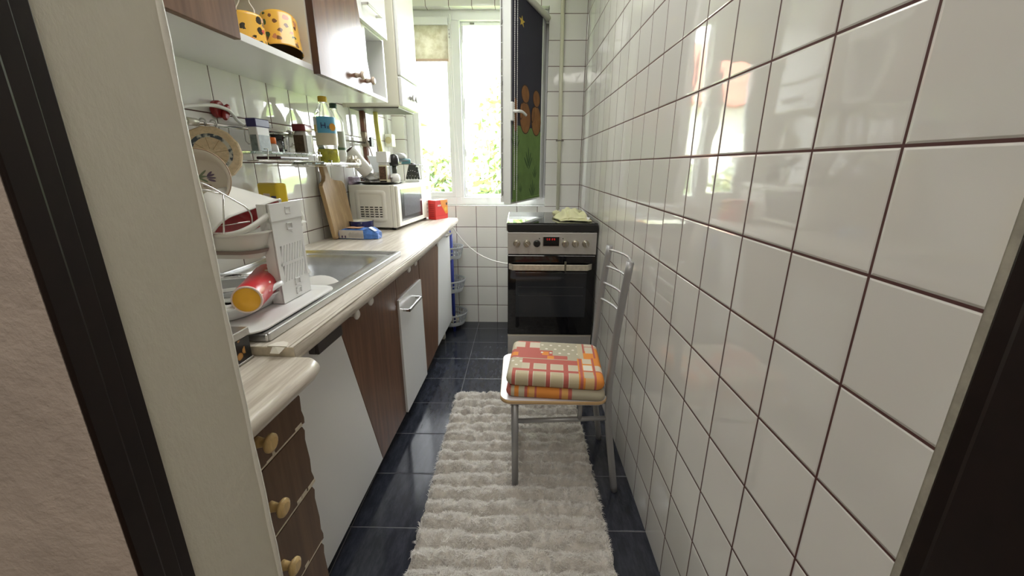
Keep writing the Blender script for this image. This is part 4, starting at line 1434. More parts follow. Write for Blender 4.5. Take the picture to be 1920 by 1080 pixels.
MB(LF).tube([(0.100, 1.052 + 0.020 * math.sin(a) + .005, 1.258 + 0.022 * math.cos(a)) for a in [PI * k / 12 for k in range(13)]], 0.003, 8).build('handle', m_glass, gm)
MB(LF).at((0.075, 1.035, 1.2310)).lathe([(0.027, 0), (0.028, 0.012)], 24).build('coffee_rest', plain('dark_rest', (0.05, 0.02, 0.02), 0.3), gm)
sj = thing('spice_jar', 'flat jar of brown spice with a dark red lid on the first glass shelf', 'jar', (0.12, 1.1, 1.226), LF)
X = Matrix.Translation((0.118, 1.155, 1.2268)) @ Matrix.Rotation(math.radians(8), 4, 'Z')


def jring(hu, hv, r, z):
    return [(u, v, z) for u, v in rrect(-hu, hu, -hv, hv, r, 5)]


MB(LF).mat(X).loft([jring(0.021, 0.040, 0.014, 0), jring(0.024, 0.044, 0.016, 0.004), jring(0.024, 0.044, 0.016, 0.062), jring(0.020, 0.036, 0.015, 0.078), jring(0.019, 0.033, 0.014, 0.083)]).build('body', plain('cloudy_glass', (0.52, 0.50, 0.45), 0.15), sj, auto=math.radians(50))
MB(LF).mat(X).box((0.0245, -0.036, 0.006), (0.0248, 0.012, 0.066)).box((-0.018, -0.0447, 0.006), (0.018, -0.0444, 0.066)).build('spice', plain('brown_spice', (0.085, 0.055, 0.025), 0.5, var=0.3, vscale=80), sj)
MB(LF).mat(X).loft([jring(0.023, 0.042, 0.012, 0.081), jring(0.024, 0.043, 0.013, 0.083), jring(0.024, 0.043, 0.013, 0.103), jring(0.022, 0.041, 0.012, 0.105)]).build('lid', plain('dark_red_lid', (0.17, 0.012, 0.02), 0.3), sj, auto=math.radians(50))
tag(MB(LF).box((0.07, 0.93, 1.2035), (0.155, 1.11, 1.213)).build('chocolate_bar', plain('dark_red_wrapper', (0.045, 0.010, 0.014), 0.25), bevel=0.003), 'flat dark red packet lying on wires under the first glass shelf', 'packet')

# oil bottles
m_pet = glassy('clear_pet', (0.97, 0.98, 0.95), 0.06, 1.25)
m_oil = plain('sunflower_oil', (0.62, 0.58, 0.06), 0.12, var=0.25, vscale=40)


def bottle(name, label, X, r, h, cap, oilh, lab):
    t = thing(name, label, 'bottle', X.to_translation(), LF)
    prof = [(r * .9, 0), (r, 0.006), (r, h * .18), (r * .93, h * .22), (r, h * .26), (r * .88, h * .42), (r * .97, h * .5), (r, h * .68), (r * .8, h * .78), (r * .42, h * .88), (r * .33, h * .92), (r * .33, h * .94)]
    MB(LF).mat(X).lathe(prof, 30, cap1=False).build('body', m_pet, t)
    if oilh:
        p2 = [(q * 0.965, z + 0.001) for q, z in prof if z < oilh] + [(r * .9, oilh)]
        MB(LF).mat(X).lathe(p2, 30).build('oil', m_oil, t)
    MB(LF).mat(X @ Matrix.Translation((0, 0, h * .925))).lathe([(r * .40, 0), (r * .42, 0.003), (r * .42, 0.018), (r * .38, 0.021)], 24).build('cap', cap, t)
    b = MB(LF).mat(X)
    for (z0, z1, a0, a1, mi) in lab:
        n = 14
        rr_ = r * 1.004 + 0.0004 * (1 + lab.index((z0, z1, a0, a1, mi)))
        v, f = [], []
        for k in range(n + 1):
            a = math.radians(a0 + (a1 - a0) * k / n)
            v += [(rr_ * math.cos(a), rr_ * math.sin(a), z0), (rr_ * math.cos(a), rr_ * math.sin(a), z1)]
        b.add(v, [(2 * k, 2 * k + 2, 2 * k + 3, 2 * k + 1) for k in range(n)], mi, True)
    return t, b


Xo = Matrix.Translation((0.112, 1.352, 1.1965))
lm = [plain('sky_blue_label', (0.12, 0.42, 0.66), 0.4), plain('cream_label', (0.66, 0.60, 0.44), 0.4), plain('yellow_label', (0.72, 0.52, 0.08), 0.4), plain('label_navy', (0.02, 0.03, 0.15), 0.4), plain('label_orange', (0.80, 0.36, 0.03), 0.4), plain('label_white', (0.75, 0.77, 0.78), 0.4)]
t, b = bottle('oil_bottle', 'clear oil bottle, blue label and yellow cap, half full', Xo, 0.043, 0.262, plain('yellow_cap', (0.75, 0.50, 0.05), 0.35), 0.055,
              [(0.070, 0.180, -170, 40, 1), (0.118, 0.182, -110, 30, 0), (0.095, 0.118, -110, 30, 1), (0.120, 0.182, -170, -112, 5), (0.124, 0.150, -165, -118, 2)])
lb = b.build('label', lm, t)


def on_cyl(a, z, r=0.0456):
    a = math.radians(a)
    return Xo @ Matrix.Translation((r * math.cos(a), r * math.sin(a), z)) @ Matrix(((-math.sin(a), 0, math.cos(a), 0), (math.cos(a), 0, math.sin(a), 0), (0, 1, 0, 0), (0, 0, 0, 1)))


text_part('label_text', 'H', 0.032, on_cyl(-74, 0.146), LF, lb, lm[3])
b = MB(LF).mat(on_cyl(-28, 0.142))
pts = []
for k in range(24):
    r = 0.017 if k % 2 == 0 else 0.0125
    pts.append((r * math.cos(2 * PI * k / 24), r * math.sin(2 * PI * k / 24)))
b.prism(pts, 0, 0.0005)
b.build('sun_emblem', lm[4], lb)
text_part('label_text', 'z', 0.02, on_cyl(-52, 0.142), LF, lb, lm[3])
Xg = Matrix.Translation((0.095, 1.478, 1.1965))
t, b = bottle('oil_bottle', 'clear bottle with dark green cap and pale label behind the blue labelled one', Xg, 0.038, 0.252, plain('dark_green_cap', (0.012, 0.05, 0.03), 0.35), 0,
              [(0.06, 0.135, -150, 30, 1), (0.055, 0.066, -150, 30, 3)])
b.build('label', [lm[0], plain('grey_green_label', (0.40, 0.42, 0.34), 0.4), lm[2], plain('green_label_foot', (0.05, 0.12, 0.05), 0.4)], t)

# crumpled bag on the end of the second shelf
m_bagc = plain('translucent_beige_bag', (0.66, 0.60, 0.48), 0.35, bump=0.4, bscale=60)


def crumple(frame, c, r, seed, amp=0.35, n=22, m=14):
    rr = random.Random(seed)
    dirs = [(Vector((rr.gauss(0, 1), rr.gauss(0, 1), rr.gauss(0, 1))).normalized(), rr.uniform(4, 11), rr.uniform(0, 6)) for _ in range(7)]
    b = MB(frame)
    v, f = [], []
    for i in range(m + 1):
        a = PI * i / m
        for k in range(n):
            q = 2 * PI * k / n
            d = Vector((math.sin(a) * math.cos(q), math.sin(a) * math.sin(q), -math.cos(a)))
            s = 1 + amp * sum(abs(math.sin(d.dot(e) * fr + ph)) - .6 for e, fr, ph in dirs) / 3.0
            v.append((c[0] + d.x * r[0] * s, c[1] + d.y * r[1] * s, c[2] + max(d.z * r[2] * s, -r[2] * .8)))
    for i in range(m):
        for k in range(n):
            f.append((i * n + k, i * n + (k + 1) % n, (i + 1) * n + (k + 1) % n, (i + 1) * n + k))
    return b.add(v, f, 0, False)


tag(crumple(LF, (0.130, 1.545, 1.198), (0.03, 0.055, 0.03), 4).build('plastic_bag', m_bagc), 'crumpled translucent beige bag at the end of the oil bottle shelf', 'bag')

# ------------------------------------------------------------------ cutting board
cb = thing('cutting_board', 'wooden cutting board with handle leaning on the tiles beside the microwave', 'board', (0.03, 1.5, 0.85), LF)
X = Matrix.Translation((0.060, 1.395, 0.8492)) @ Matrix.Rotation(math.radians(-8.5), 4, 'Y')
P = [(0.008, 0), (0.205, 0), (0.215, 0.01), (0.222, 0.245), (0.20, 0.262), (0.115, 0.270), (0.093, 0.285), (0.088, 0.33), (0.085, 0.352), (0.07, 0.358), (0.05, 0.352), (0.045, 0.33), (0.048, 0.29), (0.035, 0.268), (0.012, 0.258), (0.0, 0.245), (0.0, 0.01)]
MB(LF).mat(X).prism(P, 0.0, 0.020, axis=0).build('board', wood('oiled_beech', (0.50, 0.35, 0.19), (0.38, 0.25, 0.13), 2, rough=0.5), cb, bevel=0.003, fix=True)

# ------------------------------------------------------------------ blue enamel cup and flour bag
ec = thing('enamel_bowl', 'low dark blue enamel bowl with a cream inside, beside the microwave', 'bowl', (0.12, 1.58, 0.85), LF)
XE = Matrix.Translation((0.118, 1.600, 0.849))
MB(LF).mat(XE).lathe([(0.052, 0), (0.058, 0.004), (0.060, 0.064), (0.058, 0.066)], 36, cap1=False).build('body', plain('blue_enamel', (0.012, 0.014, 0.085), 0.15), ec)
MB(LF).mat(XE).lathe([(0.0585, 0.0662), (0.0575, 0.063), (0.054, 0.052), (0.001, 0.050)], 36, cap0=False, cap1=False).build('inside', plain('cream_enamel_inside', (0.72, 0.70, 0.58), 0.2), ec)
fb = thing('flour_bag', 'blue and white paper bag lying on the worktop in front of the cutting board', 'bag', (0.14, 1.48, 0.85), LF)
XB = Matrix.Translation((0.075, 1.425, 0.849)) @ Matrix.Rotation(math.radians(-4), 4, 'Z')
secs = [(-0.014, .010, .035, .018), (0.004, 0.0, .072, .040), (0.02, 0.0, .08, .047), (0.11, 0.0, .08, .048), (0.125, 0.0, .08, .047), (0.145, 0.004, .082, .052), (0.165, 0.012, .07, .044), (0.19, 0.018, .058, .030)]
rings = []
rr = random.Random(2)
for (u, v0, v1, h) in secs:
    j = lambda: rr.uniform(-.002, .002)
    rings.append([(u + j(), v0, 0.0012), (u, v1, 0.0012), (u + j(), v1 + .004, h * .5), (u + j(), v1, h * .95), (u + j(), (v0 + v1) / 2, h + j() * 1.5), (u + j(), v0 + .003, h * .95), (u + j(), v0 - .003, h * .5)])
mb = MB(LF).mat(XB)
mb.loft(rings, smooth=False)
mb.build('paper_bag', plain('blue_paper', (0.06, 0.17, 0.50), 0.4, var=0.3, vscale=30), fb, fix=True)
mb = MB(LF).mat(XB)
mb.box((0.008, -0.0047, 0.004), (0.128, -0.0035, 0.043), 0)
rr = random.Random(8)
for k in range(26):
    u = 0.055 + 0.0028 * k
    mb.box((u, -0.0053, 0.008 + rr.uniform(0, .004)), (u + 0.0011, -0.0046, 0.036 - rr.uniform(0, .01)), 1)
mb.box((0.018, -0.0053, 0.006), (0.026, -0.0046, 0.017), 2).box((0.034, -0.0053, 0.006), (0.041, -0.0046, 0.017), 2)
mb.build('printed_panel', [plain('grey_white_panel', (0.55, 0.52, 0.50), 0.5), plain('faint_print', (0.36, 0.34, 0.34), 0.5), plain('purple_print', (0.12, 0.08, 0.16), 0.5)], fb)
mb = MB(LF).mat(XB)
mb.sheet(lambda a, c: (0.030 + 0.075 * a, 0.012 + 0.05 * c, 0.0505 + 0.001 * math.sin(a * 9)), 4, 3)
mb.build('top_picture', plain('orange_picture', (0.55, 0.30, 0.18), 0.5, var=0.3, vscale=50), fb)
mb = MB(LF).mat(XB)
mb.sheet(lambda a, c: (0.150 + 0.03 * a, 0.010 + 0.03 * c, 0.0535 - 0.017 * a + 0.002), 3, 3)
mb.build('light_patch', plain('pale_blue_patch', (0.62, 0.70, 0.78), 0.4), fb)

# ------------------------------------------------------------------ microwave
MFm = LF @ Matrix.Translation((0.266, 1.706, 0)) @ Matrix.Rotation(-math.atan2(0.043, 0.569), 4, 'Z')
mw = thing('microwave', 'cream white microwave oven on the worktop', 'microwave', (-0.13, 0.28, 0.849), MFm)
m_mw = plain('cream_white_casing', (0.76, 0.74, 0.66), 0.35)
Z0, Z1 = 0.862, 1.086
MB(MFm).box((-0.258, 0.0, Z0), (-0.022, 0.555, Z1)).build('casing', m_mw, mw, bevel=0.006, seg=3)
MB(MFm).box((-0.0215, -0.002, Z0), (0.0, 0.557, Z1 + 0.001)).build('front_frame', m_mw, mw, bevel=0.004, seg=3)
# pressed side panel with vents
b = MB(MFm)
p1 = rrect(-0.225, -0.050, Z0 + 0.03, Z1 - 0.026, 0.02, 5)
n = len(p1)
b.loft([[(x, -0.0004, z) for x, z in p1], [(x, -0.0045, z) for x, z in rrect(-0.219, -0.056, Z0 + 0.036, Z1 - 0.032, 0.017, 5)], [(x, -0.0045, z) for x, z in rrect(-0.205, -0.070, Z0 + 0.048, Z1 - 0.044, 0.012, 5)], [(x, -0.0015, z) for x, z in rrect(-0.199, -0.076, Z0 + 0.053, Z1 - 0.049, 0.010, 5)]], cap0=False, cap1=True)
b.build('side_relief', m_mw, mw, fix=True)
b = MB(MFm)
for i in range(5):
    for j in range(5):
        x = -0.198 + i * 0.027
        z = Z0 + 0.056 + j * 0.0125
        b.box((x, -0.0022, z), (x + 0.019, -0.0012, z + 0.005))
b.build('vent_slots', M['black_plastic'], mw)
dd = MB(MFm).box((0.0005, 0.006, Z0 + 0.004), (0.014, 0.405, Z1 - 0.004)).build('door', m_mw, mw, bevel=0.005, seg=3)
b = MB(MFm)
fr_o = (0.045, 0.365, Z0 + 0.03, Z1 - 0.022)
b.box((0.0142, fr_o[0], fr_o[2]), (0.0155, fr_o[1], fr_o[3]))
b.build('window_frame', plain('dark_window_frame', (0.03, 0.03, 0.032), 0.12), dd, bevel=0.0006)
MB(MFm).box((0.0156, 0.082, Z0 + 0.054), (0.0162, 0.335, Z1 - 0.046)).build('window', plain('grey_mesh_window', (0.10, 0.10, 0.115), 0.08, var=0.1, vscale=120), dd)
cp = MB(MFm).box((0.0005, 0.409, Z0 + 0.004), (0.013, 0.553, Z1 - 0.004)).build('control_panel', m_mw, mw, bevel=0.004)
MB(MFm).box((0.0132, 0.455, Z1 - 0.046), (0.0138, 0.505, Z1 - 0.024)).build('display', plain('dark_display', (0.03, 0.03, 0.035), 0.1), cp)
m_btn = plain('grey_button', (0.50, 0.50, 0.48), 0.4)
for r_ in range(6):
    for c_ in range(2):
        z = Z1 - 0.072 - r_ * 0.024
        y = 0.452 + c_ * 0.042
        MB(MFm).box((0.0132, y, z), (0.0142, y + 0.026, z + 0.012)).build('button', m_btn, cp, bevel=0.001)
for x, y in ((-0.03, 0.03), (-0.03, 0.52), (-0.23, 0.03), (-0.23, 0.52)):
    MB(MFm).at((x, y, 0.8485)).lathe([(0.012, 0), (0.012, 0.0145)], 14).build('foot', M['black_plastic'], mw)

# things on the microwave
TT = Z1 + 0.001
tr = thing('baking_tray', 'dark oval metal tray on top of the microwave', 'tray', (-0.13, 0.12, TT), MFm)
b = MB(MFm)
rings = []
for ins, z in ((0.02, 0.0), (0.0, 0.010), (-0.006, 0.0115), (-0.006, 0.013), (0.002, 0.012), (0.022, 0.003)):
    rings.append([(u, v, TT + 0.001 + z) for u, v in rrect(-0.225 + ins, -0.018 - ins, 0.012 + ins, 0.245 - ins, 0.05, 6)])
b.loft(rings)
b.build('tray', plain('dark_tray_metal', (0.16, 0.15, 0.14), 0.3, 0.8), tr, auto=math.radians(45))
tz = TT + 0.0045
jr = thing('coffee_grinder_jar', 'square glass jar of brown beans with a tall white lid on the tray', 'jar', (-0.055, 0.05, tz), MFm)
JX, JY = -0.070, 0.055
MB(MFm).box((JX - 0.023, JY - 0.023, tz), (JX + 0.023, JY + 0.023, tz + 0.095)).build('jar', plain('pale_glass_jar', (0.62, 0.58, 0.42), 0.12), jr, bevel=0.004)
MB(MFm).box((JX - 0.019, JY - 0.0236, tz + 0.022), (JX + 0.018, JY - 0.0231, tz + 0.088)).box((JX + 0.0231, JY - 0.019, tz + 0.022), (JX + 0.0236, JY + 0.018, tz + 0.088)).build('beans', plain('brown_beans', (0.10, 0.05, 0.03), 0.4, var=0.5, vscale=120), jr)
MB(MFm).box((JX - 0.018, JY - 0.0236, tz + 0.004), (JX + 0.018, JY - 0.0231, tz + 0.016)).build('dark_foot', M['black_plastic'], jr)
MB(MFm).box((JX - 0.029, JY - 0.026, tz + 0.108), (JX + 0.029, JY + 0.026, tz + 0.163)).box((JX - 0.022, JY - 0.02, tz + 0.095), (JX + 0.022, JY + 0.02, tz + 0.108)).build('lid', M['white_plastic'], jr, bevel=0.003)
pm = thing('pepper_mill', 'white bellied mill with a black domed top on the tray', 'mill', (-0.03, 0.14, tz), MFm)
PX, PY = -0.038, 0.112
MB(MFm).at((PX, PY, tz)).lathe([(0.02, 0), (0.027, 0.008), (0.029, 0.025), (0.024, 0.044), (0.012, 0.052)], 24).build('belly', M['white_ceramic'], pm)
MB(MFm).at((PX, PY, tz + 0.052)).lathe([(0.013, 0), (0.013, 0.045)], 18).build('stem', plain('dark_green_stem', (0.05, 0.055, 0.045), 0.3), pm)
MB(MFm).at((PX, PY, tz + 0.092)).lathe([(0.022, 0), (0.027, 0.012), (0.027, 0.035), (0.022, 0.053), (0.010, 0.060), (0.001, 0.061)], 24, cap1=False).build('domed_top', M['black_plastic'], pm)
tu = thing('white_tumbler', 'white tumbler with brown inside leaning over on the microwave', 'tumbler', (-0.2, 0.03, TT), MFm)
X = aim((-0.160, 0.050, TT + 0.060), (-0.42, -0.42, 0.70), (0, 1, 0))
MB(MFm).mat(X).lathe([(0.033, 0.0), (0.036, 0.006), (0.036, 0.14), (0.031, 0.146)], 30, cap1=False).build('body', M['white_ceramic'], tu)
MB(MFm).mat(X).lathe([(0.030, 0.1460), (0.0285, 0.120), (0.001, 0.118)], 30, cap0=False, cap1=False).build('inside', plain('brown_inside', (0.14, 0.10, 0.085), 0.4), tu)
tag(crumple(MFm, (-0.135, 0.09, TT + 0.035), (0.08, 0.05, 0.026), 9, 0.5, 26, 14).build('plastic_film', plain('crumpled_clear_film', (0.60, 0.60, 0.58), 0.12)), 'crumpled clear film heaped on the tray under the white tumbler', 'wrap')
tag(MB(MFm).hexa([(-0.16, 0.13, TT + 0.045), (-0.065, 0.15, TT + 0.05), (-0.065, 0.175, TT + 0.05), (-0.16, 0.16, TT + 0.045)], [(-0.20, 0.13, TT + 0.15), (-0.055, 0.15, TT + 0.138), (-0.055, 0.175, TT + 0.138), (-0.20, 0.16, TT + 0.15)]).build('paper_packet', plain('white_paper_packet', (0.78, 0.80, 0.82), 0.5), fix=True, bevel=0.004), 'white folded paper packet standing behind the white tumbler', 'packet')
tag(MB(MFm).box((-0.256, 0.008, TT), (-0.232, 0.09, TT + 0.04)).build('napkin_packet', plain('pink_violet_packet', (0.52, 0.42, 0.55), 0.35, var=0.4, vscale=45), bevel=0.004), 'pink and violet packet at the wall end of the microwave top', 'packet')
# wire stand, teal roll and grey lid
ws = thing('wire_stand', 'black wire stand on the far part of the microwave top', 'stand', (-0.05, 0.35, TT), MFm)
b = MB(MFm)
b.tube([(-0.10, 0.27, TT + 0.002), (-0.10, 0.27, TT + 0.105), (-0.02, 0.29, TT + 0.105), (0.0, 0.45, TT + 0.10), (-0.005, 0.47, TT + 0.06)], 0.002, 8)
b.tube([(-0.12, 0.45, TT + 0.002), (-0.12, 0.45, TT + 0.105), (-0.02, 0.45, TT + 0.105)], 0.002, 8)
b.tube([(-0.10, 0.27, TT + 0.105), (-0.12, 0.45, TT + 0.105)], 0.002, 8)
b.build('wire', M['dark_handle'], ws)
tag(MB(MFm).mat(aim((-0.045, 0.30, TT + 0.120), (0.8, 0.5, 0.0))).lathe([(0.014, -0.025), (0.016, -0.022), (0.016, 0.022), (0.014, 0.025)], 20).build('teal_roll', plain('teal_plastic', (0.10, 0.26, 0.29), 0.4)), 'small teal roll lying on the wire stand', 'roll')
tag(MB(MFm).mat(aim((-0.085, 0.30, TT + 0.150), (0.1, -0.1, 1.0))).lathe([(0.035, -0.012), (0.045, 0.0), (0.03, 0.016), (0.001, 0.02)], 24, cap1=False).build('grey_lid', plain('grey_lid', (0.50, 0.50, 0.48), 0.35)), 'grey domed lid on the wire stand', 'lid')
tag(MB(MFm).mat(aim((-0.07, 0.305, TT + 0.130), (0.15, -0.1, 1.0))).lathe([(0.030, -0.008), (0.05, 0.004), (0.03, 0.006)], 24).build('dark_saucer', plain('blue_grey_saucer', (0.14, 0.18, 0.20), 0.35)), 'dark blue grey saucer under the grey lid on the wire stand', 'saucer')
# knife block
KX, KY = -0.055, 0.43
kb = thing('knife_block', 'clear knife block with black handled knives at the window end of the microwave', 'knife block', (KX, KY, TT), MFm)
MB(MFm).box((KX - 0.05, KY - 0.02, TT), (KX + 0.045, KY + 0.03, TT + 0.012)).build('base', m_cloudy, kb, bevel=0.003)
places = ['nearest the wall', 'second from the wall', 'in the middle', 'second from the room side', 'on the room side']
for k in range(5):
    x = KX - 0.042 + k * 0.02
    lean = 0.35 - 0.13 * k
    kn = thing('kitchen_knife', 'black handled knife in the knife block, %s' % places[k], 'knife', (x, KY, TT + 0.012), MFm, 'knives in the clear block')
    h = (0.098, 0.104, 0.10, 0.092, 0.078)[k]
    X = Matrix.Translation((x, KY, TT + 0.0125)) @ Matrix.Rotation(lean * .9, 4, 'Y')
    MB(MFm).mat(X).prism([(-0.0075, 0.004), (0.0075, 0.004), (0.0085, h * .5), (0.007, h * .82), (0.0105, h * .97), (0.004, h), (-0.009, h * .98), (-0.009, h * .5)], -0.008, 0.008, axis=1).build('handle', plain('black_green_handle', (0.022, 0.024, 0.018), 0.35), kn, bevel=0.003, fix=True)
    b = MB(MFm)
    for zz in (0.25, 0.55):
        b.mat(X @ Matrix.Translation((0, -0.0081, h * zz)) @ Matrix.Rotation(PI / 2, 4, 'X')).lathe([(0.0022, 0), (0.0022, 0.0008)], 10)
    b.build('rivet', M['chrome'], kn)

# ------------------------------------------------------------------ red box on the far worktop end
rx = thing('tea_box', 'red and orange carton at the far end of the worktop', 'box', (-0.95, 2.2, 0.849))
dA = Vector((0.46, 0.888, 0)).normalized()
dB = Vector((-0.888, 0.46, 0))
XR = Matrix(((dA.x, dB.x, 0, -0.972), (dA.y, dB.y, 0, 2.146), (0, 0, 1, 0.849), (0, 0, 0, 1)))
MB().mat(XR).box((0, 0, 0), (0.128, 0.062, 0.122)).build('carton', plain('red_carton', (0.62, 0.035, 0.028), 0.4), rx, bevel=0.0015)
b = MB().mat(XR)
b.prism([(0.05, 0.1215), (0.1275, 0.1215), (0.1275, 0.035), (0.105, 0.03), (0.085, 0.055), (0.06, 0.09)], -0.0006, -0.0001, axis=1, mi=0)
b.prism([(0.108, 0.1), (0.124, 0.104), (0.121, 0.088), (0.112, 0.084)], -0.0012, -0.0006, axis=1, mi=1)
b.prism(ell(0.105, 0.062, 0.015, 0.013, 16), -0.0010, -0.0006, axis=1, mi=2)
b.box((0.05, 0.004, 0.1221), (0.1275, 0.058, 0.1226), 0)
for k in range(7):
    b.box((-0.0006, 0.012, 0.02 + k * 0.012), (-0.0001, 0.05, 0.025 + k * 0.012), 3)
b.box((0.004, -0.0006, 0.022), (0.126, -0.0001, 0.0235), 3)
rr = random.Random(4)
x = 0.022
for k in range(5):
    b.prism([(x, 0.083), (x + 0.004, 0.083), (x + 0.007, 0.092 + rr.uniform(0, .004)), (x + 0.004, 0.094)], -0.0012, -0.0006, axis=1, mi=4)
    x += 0.007
b.build('print', [plain('orange_print', (0.72, 0.26, 0.03), 0.4), plain('black_print', (0.02, 0.01, 0.01), 0.4), plain('yellow_print', (0.75, 0.45, 0.06), 0.4), plain('dark_red_print', (0.34, 0.02, 0.02), 0.4), plain('white_print', (0.8, 0.7, 0.65), 0.4)], rx, fix=True)

# =================================================================== stove
SY, SX0, SX1, SYB = 1.722, -0.497, -0.008, 2.27
sv = thing('stove', 'freestanding steel and black oven with cooker top at the end of the room', 'stove', (-0.25, 2.0, 0))
m_svside = plain('grey_white_side', (0.70, 0.70, 0.68), 0.35)
MB().box((SX0 + 0.003, SY + 0.02, 0.04), (SX1 - 0.003, SYB, 0.846)).build('body', m_svside, sv)
m_steel_v = plain('stove_steel', (0.58, 0.565, 0.54), 0.4, 0.75, var=0.06, vscale=30, stretch=(1, 30, 30))
cpn = MB().box((SX0, SY - 0.004, 0.716), (SX1 - 0.002, SY + 0.02, 0.838)).build('control_panel', m_steel_v, sv, bevel=0.003)
b = MB()
b.box((SX0 - 0.002, SY - 0.010, 0.843), (SX1, SYB, 0.884))
b.build('cooktop', M['black_plastic'], sv, bevel=0.004, seg=3)
MB().box((SX0 - 0.0025, SY - 0.0, 0.8845), (SX1 + 0.0005, SYB, 0.8885)).build('glass_lid', plain('dark_cooktop_glass', (0.012, 0.014, 0.013), 0.03, spec=0.8), sv, bevel=0.001)
MB().box((SX0 - 0.006, SY + 0.0, 0.845), (SX0 - 0.0026, SYB, 0.887)).build('side_trim', M['steel'], sv)


def dial(x, z, ang, mat, parent):
    X = Matrix(((1, 0, 0, x), (0, 0, -1, SY - 0.004), (0, 1, 0, z), (0, 0, 0, 1)))
    k = MB().mat(X).lathe([(0.0195, 0), (0.0195, 0.004), (0.0175, 0.006), (0.0165, 0.018), (0.015, 0.020)], 28).build('knob', mat, parent)
    R_ = X @ Matrix.Rotation(ang, 4, 'Z')
    MB().mat(R_).box((-0.0035, -0.0155, 0.0195), (0.0035, 0.0155, 0.029)).build('grip', M['chrome'] if mat is not M['black_plastic'] else mat, k, bevel=0.0012)


m_dial = plain('satin_dial', (0.45, 0.41, 0.33), 0.28, 0.9)
for x, ang, mm in ((-0.447, -0.5, m_dial), (-0.391, 0.8, m_dial), (-0.337, 0.1, M['black_plastic']), (-0.181, 0.0, m_dial), (-0.126, 0.1, m_dial), (-0.070, 0.3, m_dial)):
    dial(x, 0.777, ang, mm, cpn)
dsp = MB().box((-0.306, SY - 0.007, 0.760), (-0.212, SY - 0.004, 0.818)).build('display_frame', M['steel'], cpn, bevel=0.001)
MB().box((-0.302, SY - 0.0085, 0.764), (-0.216, SY - 0.0068, 0.814)).build('display', M['black_gloss'], cpn)


def seg_digit(b, x, z, w_, h_, segs):
    t = 0.0016
    y0, y1 = SY - 0.0092, SY - 0.0086
    S = {'a': ((x, z + h_ - t), (x + w_, z + h_)), 'd': ((x, z), (x + w_, z + t)), 'g': ((x, z + h_ / 2 - t / 2), (x + w_, z + h_ / 2 + t / 2)),
         'f': ((x, z + h_ / 2), (x + t, z + h_)), 'b': ((x + w_ - t, z + h_ / 2), (x + w_, z + h_)), 'e': ((x, z), (x + t, z + h_ / 2)), 'c': ((x + w_ - t, z), (x + w_, z + h_ / 2))}
    for s_ in segs:
        (xa, za), (xb, zb) = S[s_]
        b.box((xa, y0, za), (xb, y1, zb))


m_led, t_ = newmat('red_led')
em = t_.n('ShaderNodeEmission')
em.inputs[0].default_value = (1, 0.03, 0.03, 1)
em.inputs[1].default_value = 0.35
t_.link(em.outputs[0], t_.out.inputs[0])
b = MB()
for k, sg in enumerate(('afed', 'abcdef', 'abged', 'abcdef')):
    seg_digit(b, -0.283 + k * 0.0115 + (0.004 if k > 1 else 0), 0.797, 0.006, 0.009, sg)
b.build('clock_digits', m_led, cpn)
b = MB()
for x in (-0.323, -0.195):
    b.mat(Matrix(((1, 0, 0, x), (0, 0, -1, SY - 0.004), (0, 1, 0, 0.805), (0, 0, 0, 1)))).lathe([(0.003, 0), (0.003, 0.001)], 12)
b.build('panel_dot', M['black_plastic'], cpn)
od = MB().box((SX0, SY - 0.012, 0.243), (SX1 - 0.004, SY + 0.02, 0.712)).build('oven_door', M['black_gloss'], sv, bevel=0.003)
m_win = plain('oven_window', (0.022, 0.024, 0.028), 0.06)
MB().box((-0.452, SY - 0.0135, 0.352), (-0.056, SY - 0.0118, 0.615)).build('oven_window', m_win, od, bevel=0.0005)
b = MB()
for z in (0.48, 0.53):
    b.box((-0.44, SY - 0.0140, z), (-0.07, SY - 0.0134, z + 0.002))
b.build('rack_line', plain('faint_rack', (0.06, 0.06, 0.062), 0.3), od)
b = MB()
m_hand = plain('worn_chrome_handle', (0.62, 0.58, 0.48), 0.3, 0.6, var=0.15, vscale=40)
hz0, hz1 = 0.634, 0.667
b.prism([(-0.492, SY - 0.012), (-0.468, SY - 0.046), (-0.060, SY - 0.046), (-0.030, SY - 0.012), (-0.036, SY - 0.012), (-0.063, SY - 0.038), (-0.465, SY - 0.038), (-0.484, SY - 0.012)], hz0, hz1, 2)
b.build('handle', m_hand, od, bevel=0.002, fix=True)
MB().box((-0.186, SY - 0.052, hz0 - 0.002), (-0.176, SY - 0.036, hz1 + 0.018)).build('handle_clip', plain('dark_olive_clip', (0.10, 0.09, 0.06), 0.5), od, bevel=0.001)
MB().box((SX0, SY - 0.010, 0.045), (SX1 - 0.004, SY + 0.02, 0.232)).build('drawer', m_steel_v, sv, bevel=0.003)
MB().box((SX0, SY - 0.012, 0.232), (SX1 - 0.004, SY + 0.02, 0.240)).build('drawer_strip', plain('pale_strip', (0.62, 0.58, 0.48), 0.3, 0.6), sv)
for x in (SX0 + 0.04, SX1 - 0.05):
    for y in (SY + 0.06, SYB - 0.06):
        MB().at((x, y, 0.0005)).lathe([(0.018, 0), (0.014, 0.04)], 14).build('foot', M['black_plastic'], sv)

# pale yellow towel on the cooker top
rr = random.Random(21)


def towel():
    def fn(a, c):
        x = -0.222 + 0.185 * a
        y = 1.80 + 0.23 * c
        z = 0.8895
        wob = 0.5 + 0.32 * math.sin(a * 9.5 + c * 4) * math.cos(c * 6.0 + 1.0 + a * 2) + 0.18 * math.sin(a * 21 - c * 9)
        env = min(1, a * 6) * min(1, (1 - a) * 6) * min(1, c * 4 + .25) * min(1, (1 - c) * 6)
        z += 0.004 + env * (0.010 + 0.046 * wob)
        x += 0.012 * math.sin(c * 7 + 1) + 0.01 * math.sin(a * 11)
        y += 0.015 * math.sin(a * 6.0)
        return (x, y, z)
    return fn


